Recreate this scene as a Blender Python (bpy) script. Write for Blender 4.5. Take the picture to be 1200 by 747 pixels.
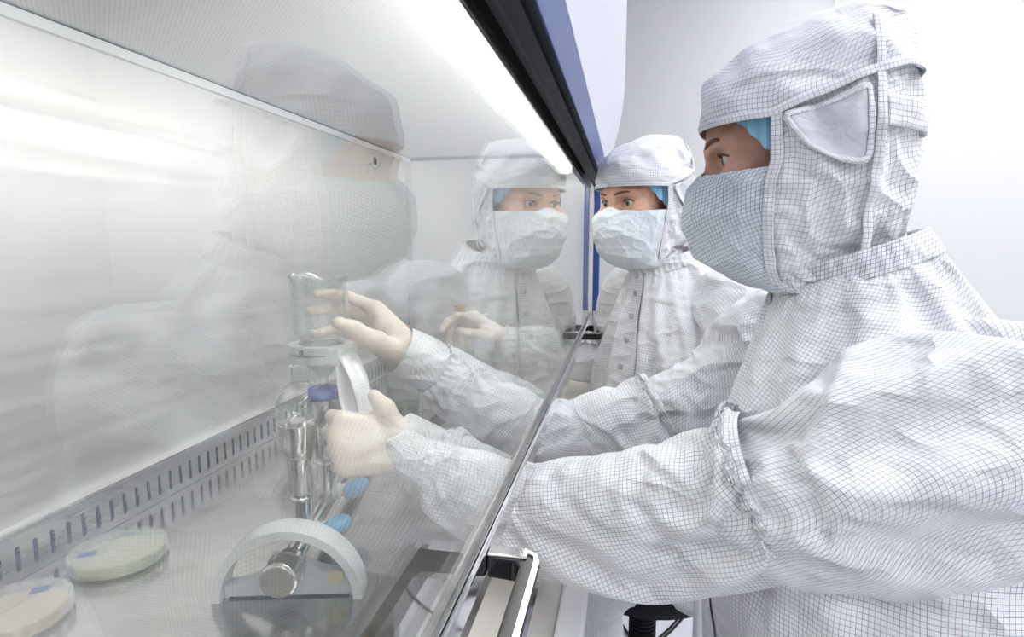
import bpy, bmesh, math, random
import numpy as np
from mathutils import Vector, Matrix
from mathutils.geometry import tessellate_polygon
from mathutils.kdtree import KDTree

for o in list(bpy.data.objects): bpy.data.objects.remove(o)
SC = bpy.context.scene
COL = SC.collection
random.seed(4); RNG = np.random.default_rng(7)
ZC = 1.29                     # eye height of the camera; geometry below is written relative to the lens
PI = math.pi

# ------------------------------------------------------------------ camera, world, exposure
FPX = 700.0
PITCH = math.radians(7.367); YAW = math.radians(10.671)
cam = bpy.data.cameras.new('camera'); cam.sensor_width = 36; cam.lens = 36*FPX/1200
cam.clip_start = 0.02; cam.clip_end = 50
camo = bpy.data.objects.new('camera', cam); COL.objects.link(camo)
CR = np.array([math.cos(YAW), math.sin(YAW), 0])
_fh = np.array([-math.sin(YAW), math.cos(YAW), 0]); _up = np.array([0, 0, 1.])
CW = _fh*math.cos(PITCH)-_up*math.sin(PITCH); CU = _fh*math.sin(PITCH)+_up*math.cos(PITCH)
m = Matrix.Identity(4)
for i in range(3): m[i][0], m[i][1], m[i][2] = CR[i], CU[i], -CW[i]
m[2][3] = ZC
camo.matrix_world = m
SC.camera = camo
w = bpy.data.worlds.new('world'); SC.world = w; w.use_nodes = True
w.node_tree.nodes['Background'].inputs[0].default_value = (.9, .92, 1, 1)
w.node_tree.nodes['Background'].inputs[1].default_value = .3
SC.view_settings.view_transform = 'Standard'; SC.view_settings.look = 'None'
SC.cycles.transparent_max_bounces = 24
SC.view_settings.exposure = 0.17; SC.view_settings.gamma = 1; SC.view_settings.use_curve_mapping = False
PANEL_W = 6.1                 # room ceiling panels
TUBE_W = 11.5                 # fluorescent tube of the cabinet

def ray(x, y): return CR*((x-600)/FPX)+CU*((373.5-y)/FPX)+CW
def atY(x, y, Y): d = ray(x, y); return d*(Y/d[1])
def atZ(x, y, Z): d = ray(x, y); return d*(Z/d[2])
def atX(x, y, X): d = ray(x, y); return d*(X/d[0])
def nrm(v): v = np.asarray(v, float); return v/np.linalg.norm(v)

# ------------------------------------------------------------------ materials
MATS = {}
def mat(name, col=(.8, .8, .8), rough=.5, metal=0, **k):
    M = bpy.data.materials.new(name); M.use_nodes = True; MATS[name] = M
    b = M.node_tree.nodes['Principled BSDF']
    b.inputs['Base Color'].default_value = (*col, 1); b.inputs['Roughness'].default_value = rough
    b.inputs['Metallic'].default_value = metal
    for kk, v in k.items(): b.inputs[kk.replace('_', ' ')].default_value = v
    return M
def N(M, t, **k):
    n = M.node_tree.nodes.new(t)
    for a, v in k.items(): setattr(n, a, v)
    return n
def L(M, a, b): M.node_tree.links.new(a, b)
def mth(M, op, a, b=None, c=None):
    n = N(M, 'ShaderNodeMath', operation=op)
    for i, v in enumerate((a, b, c)):
        if v is None: continue
        if isinstance(v, (int, float)): n.inputs[i].default_value = v
        else: L(M, v, n.inputs[i])
    return n.outputs[0]
def mixc(M, fac, a, b):
    n = N(M, 'ShaderNodeMix', data_type='RGBA')
    if isinstance(fac, (int, float)): n.inputs[0].default_value = fac
    else: L(M, fac, n.inputs[0])
    for i, v in ((6, a), (7, b)):
        if isinstance(v, tuple): n.inputs[i].default_value = (*v, 1)
        else: L(M, v, n.inputs[i])
    return n.outputs[2]
def noise(M, scale, detail=4, vec=None, stretch=None, coord='Object', rough=.55):
    tc = N(M, 'ShaderNodeTexCoord').outputs[coord]
    if stretch:
        mp = N(M, 'ShaderNodeMapping'); mp.inputs['Scale'].default_value = stretch; L(M, tc, mp.inputs[0]); tc = mp.outputs[0]
    n = N(M, 'ShaderNodeTexNoise'); n.inputs['Scale'].default_value = scale; n.inputs['Detail'].default_value = detail
    n.inputs['Roughness'].default_value = rough
    L(M, tc, n.inputs['Vector']); return n.outputs['Fac']
def ramp(M, fac, lo, hi, a=0., b=1.):
    n = N(M, 'ShaderNodeMapRange'); L(M, fac, n.inputs[0])
    for i, v in enumerate((lo, hi, a, b)): n.inputs[i+1].default_value = v
    return n.outputs[0]
def bump(M, h, strength=.3, dist=.001):
    n = N(M, 'ShaderNodeBump'); n.inputs['Strength'].default_value = strength; n.inputs['Distance'].default_value = dist
    L(M, h, n.inputs['Height']); L(M, n.outputs[0], M.node_tree.nodes['Principled BSDF'].inputs['Normal'])
def bs(M): return M.node_tree.nodes['Principled BSDF']

def fabric(name, base, line, pitch=.0048, width=.06, bumpy=.4, rough=.75, fold=9., folds=1.):
    M = mat(name, base, rough)
    b = bs(M); b.inputs['Sheen Weight'].default_value = .15; b.inputs['Specular IOR Level'].default_value = .3
    uv = N(M, 'ShaderNodeUVMap').outputs[0]
    sx = N(M, 'ShaderNodeSeparateXYZ'); L(M, uv, sx.inputs[0])
    ls = []
    for i in (0, 1):
        f = mth(M, 'FRACT', mth(M, 'DIVIDE', sx.outputs[i], pitch))
        d = mth(M, 'ABSOLUTE', mth(M, 'SUBTRACT', f, .5))
        ls.append(ramp(M, d, .5-width*1.25, .5-width*.75))
    g = mth(M, 'MAXIMUM', ls[0], ls[1])
    nz = noise(M, 30, 3)
    g = mth(M, 'MULTIPLY', g, ramp(M, nz, .3, .6, .62, 1))
    L(M, mixc(M, g, base, line), b.inputs['Base Color'])
    n2 = noise(M, 55, 5, stretch=(1, 1, 1.6), rough=.6)
    n3 = noise(M, fold, 2, stretch=(1, 1, 1.9), rough=.45)
    rg = mth(M, 'SMOOTH_MIN', mth(M, 'ABSOLUTE', mth(M, 'SUBTRACT', n3, .5)), .12, .05)
    hh = mth(M, 'ADD', mth(M, 'MULTIPLY', n2, .004), mth(M, 'MULTIPLY', rg, -.062*folds))
    bump(M, hh, bumpy*1.6, 1.0)
    return M
fabric('fabric', (.90, .90, .915), (.27, .29, .39), width=.05)
fabric('fabric_body', (.90, .90, .915), (.27, .29, .39), pitch=.0038, width=.052, bumpy=.55)
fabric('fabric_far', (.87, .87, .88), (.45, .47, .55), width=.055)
fabric('mask_fabric', (.72, .79, .84), (.14, .15, .22), pitch=.0044, bumpy=.3)
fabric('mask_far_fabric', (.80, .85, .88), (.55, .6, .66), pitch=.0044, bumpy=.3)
fabric('trim_fabric', (.86, .86, .88), (.30, .31, .38), pitch=.0045, width=.05, bumpy=.3)
fabric('vent_fabric', (.72, .735, .77), (.60, .62, .67), pitch=.002, width=.1, bumpy=.2)
fabric('knit', (.87, .87, .87), (.62, .62, .64), pitch=.0032, width=.12, bumpy=.5)
for n, c in (('wall', (.74, .74, .745)), ('ceiling', (.85, .85, .86)), ('room_floor', (.74, .74, .80))):
    M = mat(n, c, .45); nz = noise(M, 1.3, 3); L(M, mixc(M, ramp(M, nz, .3, .7), tuple(v*.97 for v in c), c), bs(M).inputs['Base Color'])
def steel(name, col, rough, stretch, amt=.25, aniso=.0):
    M = mat(name, col, rough, 1.0); b = bs(M)
    st = noise(M, 60, 5, stretch=stretch); sm = noise(M, 7, 4)
    f = mth(M, 'ADD', mth(M, 'MULTIPLY', st, .6), mth(M, 'MULTIPLY', sm, .4))
    L(M, ramp(M, f, .3, .7, rough*.7, rough*1.35), b.inputs['Roughness'])
    L(M, mixc(M, ramp(M, f, .25, .75), tuple(c*(1-amt) for c in col), col), b.inputs['Base Color'])
    if name not in ('steel_wall', 'steel_side', 'steel_top'): bump(M, st, .04, .0005)
    return M
steel('steel_wall', (.87, .87, .86), .50, (.04, .04, 1.6), .10)
steel('steel_side', (.86, .86, .85), .44, (.05, .05, 1.4), .10)
steel('steel_top', (.54, .53, .51), .16, (.5, .5, .5), .30)
steel('steel_strip', (.70, .70, .73), .30, (.05, .05, 1.4), .15)
steel('steel_sill', (.66, .63, .59), .5, (1.2, .05, 1.2), .15); bs(MATS['steel_sill']).inputs['Metallic'].default_value = .25
steel('steel_dull', (.50, .49, .47), .45, (1.2, 1.2, 1.2), .5)
mat('chrome', (.86, .86, .86), .07, 1.0)
mat('polished_steel', (.62, .61, .585), .11, 1.0)
mat('brushed_cap', (.60, .57, .52), .28, 1.0)
M = mat('diffuser', (.86, .86, .86), .6)
tc = N(M, 'ShaderNodeTexCoord').outputs['Object']; sx = N(M, 'ShaderNodeSeparateXYZ'); L(M, tc, sx.inputs[0])
a = mth(M, 'SINE', mth(M, 'MULTIPLY', sx.outputs[0], 2*PI/.0065)); c = mth(M, 'SINE', mth(M, 'MULTIPLY', sx.outputs[1], 2*PI/.0065))
dots = ramp(M, mth(M, 'MULTIPLY', a, c), .45, .75)
L(M, mixc(M, dots, (.86, .86, .86), (.62, .63, .65)), bs(M).inputs['Base Color'])
mat('white_strip', (.86, .87, .89), .35)
mat('dark_gap', (.05, .055, .07), .5)
mat('blue_paint', (.06, .105, .30), .35)
mat('blue_deep', (.02, .06, .26), .3)
mat('black_rubber', (.010, .011, .014), .6, Specular_IOR_Level=.25)
mat('black_gloss', (.01, .01, .014), .12)
mat('hood_panel', (.70, .71, .80), .35)
mat('white_paint', (.83, .83, .86), .35)
mat('grey_plastic', (.56, .61, .62), .35)
mat('light_grey_plastic', (.70, .72, .71), .4)
mat('clamp_white', (.84, .85, .86), .25, .15)
mat('clamp_grey', (.62, .64, .63), .3, .4)
mat('blue_knob', (.16, .44, .66), .25)
mat('blue_silicone', (.09, .13, .45), .4)
mat('yellow_tape', (.68, .60, .33), .6)
mat('cork', (.62, .40, .20), .8)
mat('orange', (.8, .32, .05), .5)
mat('ink_blue', (.06, .16, .42), .6)
mat('agar_green', (.70, .72, .50), .2, Alpha=.62)
mat('agar_tan', (.74, .58, .34), .2, Alpha=.62)
mat('agar_pink', (.62, .42, .38), .3)
mat('white_mark', (.9, .9, .9), .5)
mat('medium', (.16, .20, .12), .2)
mat('latex', (.85, .75, .64), .42, Subsurface_Weight=.15, Subsurface_Radius=(.01, .006, .004), Subsurface_Scale=.3)
mat('white_hose', (.85, .85, .87), .3)
mat('shoe', (.75, .75, .8), .5)
mat('snap', (.55, .55, .56), .3, .8)
mat('snap_dark', (.2, .2, .2), .4, .6)
mat('green_plastic', (.02, .2, .15), .4)

def glassy(name, tint, r0=.045, rough=0., maxr=1.0, edge=None, pw=4., rim_white=0.):
    edge = edge or tint
    M = bpy.data.materials.new(name); M.use_nodes = True; MATS[name] = M
    nt = M.node_tree; nt.nodes.remove(nt.nodes['Principled BSDF']); out = nt.nodes['Material Output']
    g = N(M, 'ShaderNodeNewGeometry')
    d = N(M, 'ShaderNodeVectorMath', operation='DOT_PRODUCT'); L(M, g.outputs['Incoming'], d.inputs[0]); L(M, g.outputs['Normal'], d.inputs[1])
    cs = mth(M, 'ABSOLUTE', d.outputs['Value'])
    R = mth(M, 'ADD', mth(M, 'MULTIPLY', mth(M, 'POWER', mth(M, 'SUBTRACT', 1, cs), 5), maxr-r0), r0)
    t = N(M, 'ShaderNodeBsdfTransparent')
    L(M, mixc(M, mth(M, 'POWER', mth(M, 'SUBTRACT', 1, cs), pw), tint, edge), t.inputs[0])
    gl = N(M, 'ShaderNodeBsdfGlossy'); gl.inputs['Roughness'].default_value = rough; gl.inputs[0].default_value = (.97, .98, .97, 1)
    mx = N(M, 'ShaderNodeMixShader'); L(M, R, mx.inputs[0]); L(M, t.outputs[0], mx.inputs[1]); L(M, gl.outputs[0], mx.inputs[2])
    if rim_white:                       # bright rims painted in: diffuse white mixed in at grazing angles
        df = N(M, 'ShaderNodeBsdfDiffuse'); df.inputs[0].default_value = (.92, .93, .91, 1)
        m2 = N(M, 'ShaderNodeMixShader'); L(M, mth(M, 'MULTIPLY', mth(M, 'POWER', mth(M, 'SUBTRACT', 1, cs), 3), rim_white), m2.inputs[0])
        L(M, mx.outputs[0], m2.inputs[1]); L(M, df.outputs[0], m2.inputs[2]); L(M, m2.outputs[0], out.inputs[0])
    else: L(M, mx.outputs[0], out.inputs[0])
    return M
glassy('sash_glass', (.98, .988, .983), .125)
glassy('lab_glass', (.988, .99, .985), .08, edge=(.52, .55, .52), pw=2.6, rim_white=.55)
glassy('dish_plastic', (.985, .988, .985), .05, edge=(.9, .93, .9), rim_white=.6)
glassy('clear_film', (.80, .80, .84), .12, .12)
def emit(name, col, s):
    M = mat(name, col, .5); b = bs(M); b.inputs['Emission Color'].default_value = (*col, 1); b.inputs['Emission Strength'].default_value = s
emit('panel_light', (.96, .97, 1), PANEL_W)
emit('tube_light', (1, .99, .96), TUBE_W)

# ------------------------------------------------------------------ object helpers
ORI = {}
def link(o): COL.objects.link(o); return o
def thing(name, base, label, cat, group=None):
    o = link(bpy.data.objects.new(name, None)); o.empty_display_size = .05
    base = np.asarray(base, float); o.location = (base[0], base[1], base[2]+ZC); ORI[o.name] = base
    o['label'] = label; o['category'] = cat
    if group: o['group'] = group
    return o
def obj(name, vf, material, parent=None, uv=None, smooth=None, label=None, cat=None, group=None, kind=None, bevel=0, base=None):
    v, f = vf[0], vf[1]
    v = np.asarray(v, float).reshape(-1, 3)
    if parent is not None: org = ORI[parent.name]
    elif base is not None: org = np.asarray(base, float)
    else: org = np.array([(v[:, 0].min()+v[:, 0].max())/2, (v[:, 1].min()+v[:, 1].max())/2, v[:, 2].min()])
    me = bpy.data.meshes.new(name); me.from_pydata((v-org).tolist(), [], [tuple(int(i) for i in q) for q in f]); 
    if uv is not None:
        ul = me.uv_layers.new(name='UVMap'); ul.data.foreach_set('uv', np.asarray(uv, np.float32).ravel())
    me.validate(clean_customdata=False); me.update()
    if smooth is None or smooth is True: me.polygons.foreach_set('use_smooth', [smooth is True]*len(me.polygons))
    if smooth is True and uv is None: me.set_sharp_from_angle(angle=.85)
    o = link(bpy.data.objects.new(name, me))
    me.materials.append(MATS[material] if isinstance(material, str) else material)
    ORI[o.name] = org
    if parent is not None: o.parent = parent
    else: o.location = (org[0], org[1], org[2]+ZC)
    if label: o['label'] = label
    if cat: o['category'] = cat
    if group: o['group'] = group
    if kind: o['kind'] = kind
    if bevel:
        b = o.modifiers.new('bevel', 'BEVEL'); b.width = bevel; b.segments = 2; b.limit_method = 'ANGLE'; b.angle_limit = .6
    return o
def cat2(*ms):
    V, F, n = [], [], 0
    for v, f in ms:
        v = np.asarray(v, float).reshape(-1, 3); V.append(v); F += [tuple(i+n for i in q) for q in f]; n += len(v)
    return np.concatenate(V), F
def box(x0, x1, y0, y1, z0, z1):
    v = [(x, y, z) for x in (x0, x1) for y in (y0, y1) for z in (z0, z1)]
    return np.array(v, float), [(0, 1, 3, 2), (4, 6, 7, 5), (0, 4, 5, 1), (2, 3, 7, 6), (0, 2, 6, 4), (1, 5, 7, 3)]
def obox(c, ax, ay, az, sx, sy, sz):
    v, f = box(-sx/2, sx/2, -sy/2, sy/2, -sz/2, sz/2)
    R = np.array([ax, ay, az]); return v@R+np.asarray(c), f
def prism(poly, a, b, holes=()):
    """poly: 2D loop(s) mapped by callers; a,b: functions 2D->3D for the two faces"""
    loops = [list(poly)]+[list(h) for h in holes]
    flat = [p for l in loops for p in l]; n = len(flat)
    tri = tessellate_polygon([[Vector((p[0], p[1], 0)) for p in l] for l in loops])
    V = [a(p) for p in flat]+[b(p) for p in flat]
    F = [tuple(t) for t in tri]+[tuple(i+n for i in reversed(t)) for t in tri]
    s = 0
    for l in loops:
        k = len(l)
        for i in range(k): F.append((s+i, s+(i+1) % k, s+(i+1) % k+n, s+i+n))
        s += k
    me = bmesh.new(); vs = [me.verts.new(v) for v in V]
    for q in F:
        try: me.faces.new([vs[i] for i in q])
        except ValueError: pass
    bmesh.ops.recalc_face_normals(me, faces=me.faces); me.verts.index_update()
    out = (np.array([v.co[:] for v in me.verts]), [tuple(v.index for v in fc.verts) for fc in me.faces]); me.free(); return out
def extr(poly, y0, y1): return prism(poly, lambda p: (p[0], y0, p[1]), lambda p: (p[0], y1, p[1]))
def lathe(prof, c=(0, 0, 0), axis=(0, 0, 1), n=40, closed=False):
    """prof: list of (r, h) along the axis"""
    az = nrm(axis); ax = nrm(np.cross(az, (0.31, .95, .1) if abs(az[1]) < .9 else (1, 0, 0))); ay = np.cross(az, ax)
    t = np.linspace(0, 2*PI, n, endpoint=False); c = np.asarray(c, float)
    V = np.concatenate([c+az*h+r*(np.cos(t)[:, None]*ax+np.sin(t)[:, None]*ay) for r, h in prof])
    F = []; m_ = len(prof)
    for i in range(m_ if closed else m_-1):
        k = (i+1) % m_
        for j in range(n): F.append((i*n+j, i*n+(j+1) % n, k*n+(j+1) % n, k*n+j))
    if not closed:
        if prof[0][0] > 1e-5: F.append(tuple(range(n))[::-1])
        if prof[-1][0] > 1e-5: F.append(tuple((m_-1)*n+j for j in range(n)))
    return V, F
def frames(P, up=None):
    P = np.asarray(P, float); T = np.gradient(P, axis=0); T /= np.linalg.norm(T, axis=1)[:, None]
    U = []; u = np.array(up if up is not None else (0, 0, 1.), float)
    for t in T:
        u = u-t*(u@t)
        if np.linalg.norm(u) < 1e-6: u = np.cross(t, (1, .2, .1))
        u = u/np.linalg.norm(u); U.append(u.copy())
    U = np.array(U); return T, U, np.cross(T, U)
def tube(P, r, n=14, up=None, cap=True, rv=None):
    P = np.asarray(P, float); m_ = len(P); r = np.broadcast_to(np.asarray(r, float), (m_,)); rv = r if rv is None else np.broadcast_to(np.asarray(rv, float), (m_,))
    T, U, W = frames(P, up); t = np.linspace(0, 2*PI, n, endpoint=False)
    V = (P[:, None]+U[:, None]*(r[:, None]*np.cos(t))[..., None]+W[:, None]*(rv[:, None]*np.sin(t))[..., None]).reshape(-1, 3)
    F = [(i*n+j, i*n+(j+1) % n, (i+1)*n+(j+1) % n, (i+1)*n+j) for i in range(m_-1) for j in range(n)]
    if cap: F += [tuple(range(n))[::-1], tuple((m_-1)*n+j for j in range(n))]
    return V, F
def spline(P, n, closed=False):
    P = np.asarray(P, float); k = len(P)
    Q = np.concatenate([[2*P[0]-P[1]], P, [2*P[-1]-P[-2]]])
    s = np.linspace(0, k-1, n); i = np.minimum(s.astype(int), k-2); t = (s-i)
    t = t.reshape((-1,)+(1,)*(P.ndim-1)) if P.ndim > 1 else t
    a, b, c, d = Q[i], Q[i+1], Q[i+2], Q[i+3]
    return .5*((2*b)+(c-a)*t+(2*a-5*b+4*c-d)*t**2+(3*b-a-3*c+d)*t**3)
def st(o, kind='structure'): o['kind'] = kind; return o
# ------------------------------------------------------------------ the room
RX0, RX1, RY0, RY1, RZ0, RZ1 = -1.15, 2.5, -1.9, 2.75, -ZC, 1.31
st(obj('floor', box(RX0-.1, RX1+.1, RY0-.1, RY1+.1, RZ0-.1, RZ0), 'room_floor', label='pale lavender white cleanroom floor'))
st(obj('ceiling', box(RX0-.1, RX1+.1, RY0-.1, RY1+.1, RZ1, RZ1+.1), 'ceiling', label='white cleanroom ceiling'))
st(obj('wall_back', box(RX0, RX1, RY1, RY1+.1, RZ0, RZ1), 'wall', label='plain white wall behind the two workers'))
st(obj('wall_front', box(RX0, RX1, RY0-.1, RY0, RZ0, RZ1), 'wall', label='plain white wall behind the viewer'))
st(obj('wall_left', box(RX0-.1, RX0, RY0, RY1, RZ0, RZ1), 'wall', label='plain white wall behind the cabinet'))
st(obj('wall_right', box(RX1, RX1+.1, RY0, RY1, RZ0, RZ1), 'wall', label='plain white wall facing the cabinet'))
for i, px in enumerate((.95, 1.85)):
    for j, py in enumerate((-1.1, .45, 1.85)):
        t = thing('ceiling_light', (px, py, RZ1-.03), 'square white ceiling light panel, %s, %s' % (('row above the workers', 'row by the right wall')[i], ('nearest the viewer', 'middle one', 'by the back wall')[j]), 'ceiling light', 'ceiling light panels')
        fr = prism([(-.42, -.42), (.42, -.42), (.42, .42), (-.42, .42)], lambda p: (px+p[0], py+p[1], RZ1-.03), lambda p: (px+p[0], py+p[1], RZ1-.0005), [[(-.38, -.38), (-.38, .38), (.38, .38), (.38, -.38)]])
        obj('frame', fr, 'white_paint', t)
        obj('light_panel', box(px-.38, px+.38, py-.38, py+.38, RZ1-.022, RZ1-.001), 'panel_light', t)

# ------------------------------------------------------------------ the safety cabinet
CX, CZ0, CZ1, CY0, CY1 = -.657, -.37, .2526, -.12, 1.776
cab = thing('laminar_flow_cabinet', (-.35, .8, -ZC), 'long steel laminar flow cabinet with blue trimmed hood and sliding glass front', 'cabinet')
obj('back_wall', box(CX-.02, CX, CY0, CY1, CZ0, CZ1+.05), 'steel_wall', cab)
obj('end_wall', box(CX-.02, -.115, CY1, CY1+.02, CZ0-.02, CZ1+.05), 'steel_side', cab)
obj('end_wall', box(CX-.02, -.115, CY0-.02, CY0, CZ0-.02, CZ1+.05), 'steel_side', cab)
obj('corner_strip', box(CX, CX+.006, CY1-.03, CY1-.0005, CZ0, CZ1-.02), 'steel_strip', cab)
obj('air_diffuser', box(CX+.004, -.205, CY0, CY1, CZ1, CZ1+.012), 'diffuser', cab)
obj('diffuser_gap', box(CX, CX+.004, CY0, CY1-.001, CZ1-.002, CZ1+.01), 'dark_gap', cab)
obj('ceiling_strip', box(CX+.0005, CX+.008, CY0, CY1-.001, CZ1-.016, CZ1-.003), 'white_strip', cab, bevel=.001)
obj('ceiling_strip', box(CX+.008, -.21, CY1-.006, CY1-.0005, CZ1-.010, CZ1-.001), 'dark_gap', cab)
obj('worktop', box(CX-.02, -.137, CY0, CY1, CZ0-.02, CZ0), 'steel_top', cab)
# slotted suction strip along the rear foot of the back wall
def slot_strip():
    z0, z1, X = CZ0+.0005, -.313, CX+.012; V, F = [], []
    pitch, hw, a0, a1 = .0204, .0029, -.360, -.331
    ys = np.arange(CY0+.012, CY1-.015, pitch)
    def q(*p):
        n = len(V); V.extend(p); F.append(tuple(range(n, n+len(p))))
    P = lambda y, z: (X, y, z)
    prev = CY0
    for y in ys:
        l, r = y-hw, y+hw; ye = y+pitch/2
        top = [(l, a1-.002), (y-.0015, a1), (y+.0015, a1), (r, a1-.002)]; bot = [(l, a0+.002), (y-.0015, a0), (y+.0015, a0), (r, a0+.002)]
        ys0 = y-pitch/2
        q(P(ys0, z0), P(ys0, z1), P(l, z1), P(l, top[0][1]), P(l, bot[0][1]), P(l, z0))
        q(P(r, z0), P(r, bot[3][1]), P(r, top[3][1]), P(r, z1), P(ye, z1), P(ye, z0))
        q(P(l, z1), P(r, z1), *[P(*t) for t in top[::-1]]); q(P(l, z0), *[P(*t) for t in bot], P(r, z0))
        loop = top+bot[::-1]
        for i in range(8):
            (ya, za), (yb, zb) = loop[i], loop[(i+1) % 8]
            q((X, ya, za), (X, yb, zb), (X-.003, yb, zb), (X-.003, ya, za))
    return V, F
sl = obj('slotted_strip', slot_strip(), 'steel_strip', cab)
obj('strip_lip', box(CX, CX+.0125, CY0, CY1, -.3135, -.311), 'chrome', cab)
obj('slot_recess', box(CX+.0005, CX+.004, CY0, CY1, -.366, -.325), 'blue_deep', cab)
# cable port high on the back wall
pp = atX(437, 189, CX)
po = obj('cable_port', lathe([(.010, 0), (.010, .006), (.018, .008), (.020, .004), (.020, 0)], pp, (1, 0, 0), 32), 'white_strip', cab)
obj('port_hole', lathe([(.0105, 0), (.0105, .0065), (0, .0066)], pp, (1, 0, 0), 24), 'dark_gap', po)
# lamp
lx, lz = -.166, .203
la = obj('lamp_tube', lathe([(0, -.05), (.010, -.048), (.0145, -.04), (.015, 0), (.015, 1.70), (.0145, 1.712), (0, 1.72)], (lx, 0, lz), (0, 1, 0), 24), 'tube_light', cab, smooth=True)
obj('lamp_reflector', extr([(-.215, CZ1+.012), (-.215, CZ1-.014), (-.195, .232), (-.140, .232), (-.112, .158), (-.1085, .158), (-.1085, CZ1+.012)], CY0, CY1), 'steel_dull', cab)
obj('lamp_socket', box(lx-.017, lx+.017, 1.722, 1.756, lz-.017, lz+.03), 'light_grey_plastic', cab, bevel=.004)
# hood
hp = [(-.054, .2), (-.049, .23), (-.040, .275), (-.026, .335), (-.018, .38), (-.013, .44), (-.012, .5), (-.012, .93), (-.66, .93), (-.66, .30), (-.1085, .30), (-.1085, .20)]
obj('hood', extr(hp, CY0-.03, CY1+.07), 'hood_panel', cab)
obj('hood_lip', extr([(-.0655, .1675), (-.0545, .1995), (-.0545, .21), (-.075, .21), (-.075, .176)], CY0-.03, CY1+.07), 'blue_paint', cab, bevel=.0015)
obj('sash_channel', extr([(-.0935, .156), (-.0765, .1665), (-.0765, .172), (-.0675, .1705), (-.078, .1995), (-.0925, .1995)], CY0-.03, CY1+.02), 'black_rubber', cab)
obj('rubber_gasket', extr([(-.089, .154), (-.0855, .156), (-.0855, .161), (-.089, .160)], CY0-.03, CY1+.02), 'black_rubber', cab)
# end post with blue trim, steel guide
obj('end_post', box(-.0905, -.0745, CY1+.0, CY1+.05, -.205, .168), 'blue_deep', cab, bevel=.002)
obj('post_foot', box(-.0905, -.0745, CY1+.0, CY1+.05, -.37, -.2055), 'steel_sill', cab, bevel=.002)
obj('guide_strip', box(-.0925, -.0915, CY1-.012, CY1+.045, -.36, .16), 'chrome', cab)
obj('guide_strip', box(-.1135, -.108, CY1-.012, CY1+.045, -.36, .16), 'polished_steel', cab)
# sill in front of the work surface and cabinet base
obj('sill', extr([(-.1365, -.3685), (-.1365, -.40), (-.062, -.40), (-.060, -.385), (-.078, -.370)], CY0-.03, CY1+.05), 'steel_sill', cab)
obj('armrest', box(-.0598, -.032, CY0-.03, CY1+.05, -.402, -.380), 'white_paint', cab, bevel=.003)
obj('base_panel', box(-.66, -.07, CY0-.03, CY1+.05, -.50, -.403), 'white_paint', cab, bevel=.003)
for yy in (CY0+.03, CY1-.04):
    for xx in (-.6, -.13): obj('leg', box(xx-.025, xx+.025, yy-.025, yy+.025, -ZC, -.5005), 'white_paint', cab, bevel=.004)
# sliding glass sash
SY0, SY1 = CY0, CY1+.004
gs = obj('sash_rail', extr([(-.1075, -.233), (-.1085, -.216), (-.106, -.2125), (-.093, -.2125), (-.0905, -.215), (-.0905, -.233)], SY0, SY1), 'chrome', cab, bevel=.0012)
obj('glass_pane', box(-.103, -.098, SY0, SY1, -.2122, .24), 'sash_glass', gs)
obj('rail_seal', box(-.1045, -.0965, SY0, SY1, -.2124, -.2085), 'steel_dull', gs)
def handle(y0, y1):
    zc = -.226
    P = [(-.0905, y1-.012, zc), (-.078, y1-.012, zc), (-.068, y1-.014, zc), (-.062, y1-.024, zc), (-.060, y1-.04, zc), (-.060, y0+.04, zc), (-.062, y0+.024, zc), (-.068, y0+.014, zc), (-.078, y0+.012, zc), (-.0905, y0+.012, zc)]
    P = spline(P, 60); h = obj('handle', tube(P, .0085, 16, cap=True, rv=.0085), 'black_gloss', gs, smooth=True)
    return h
def handle2(y0, y1):
    zc = -.228; x0, xo = -.0903, -.052
    def shp(a, b, c): return [(x0, y1-a), (xo+.004-c, y1-a), (xo-c, y1-a-.006), (xo-c, y0+a+.006), (xo+.004-c, y0+a), (x0, y0+a), (x0, y0+b), (xo-.018, y0+b), (xo-.018, y1-b), (x0, y1-b)]
    pl = [(x0, y1), (xo-.010, y1-.001), (xo-.003, y1-.006), (xo, y1-.016), (xo, y0+.016), (xo-.003, y0+.006), (xo-.010, y0+.001), (x0, y0), (x0, y0+.014), (xo-.019, y0+.016), (xo-.014, y0+.024), (xo-.014, y1-.024), (xo-.019, y1-.016), (x0, y1-.014)]
    h = obj('handle', prism(pl, lambda p: (p[0], p[1], zc-.006), lambda p: (p[0], p[1], zc+.009)), 'black_gloss', gs, bevel=.003)
    cap = [(xo-.012, y1-.0015), (xo-.0035, y1-.0065), (xo-.0008, y1-.016), (xo-.0008, y0+.016), (xo-.0035, y0+.0065), (xo-.012, y0+.0015), (xo-.0115, y0+.005), (xo-.0055, y0+.0095), (xo-.0045, y0+.018), (xo-.0045, y1-.018), (xo-.0055, y1-.0095), (xo-.0115, y1-.005)]
    obj('chrome_strip', prism(cap, lambda p: (p[0], p[1], zc+.0085), lambda p: (p[0], p[1], zc+.0105)), 'chrome', gs)
    for yy in (y1, y0): obj('bracket', box(x0, xo-.010, yy-.013 if yy == y1 else yy, yy if yy == y1 else yy+.013, zc+.0085, zc+.0108), 'chrome', gs, bevel=.001)
handle2(.24, .397); handle2(1.42, 1.572)
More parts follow.
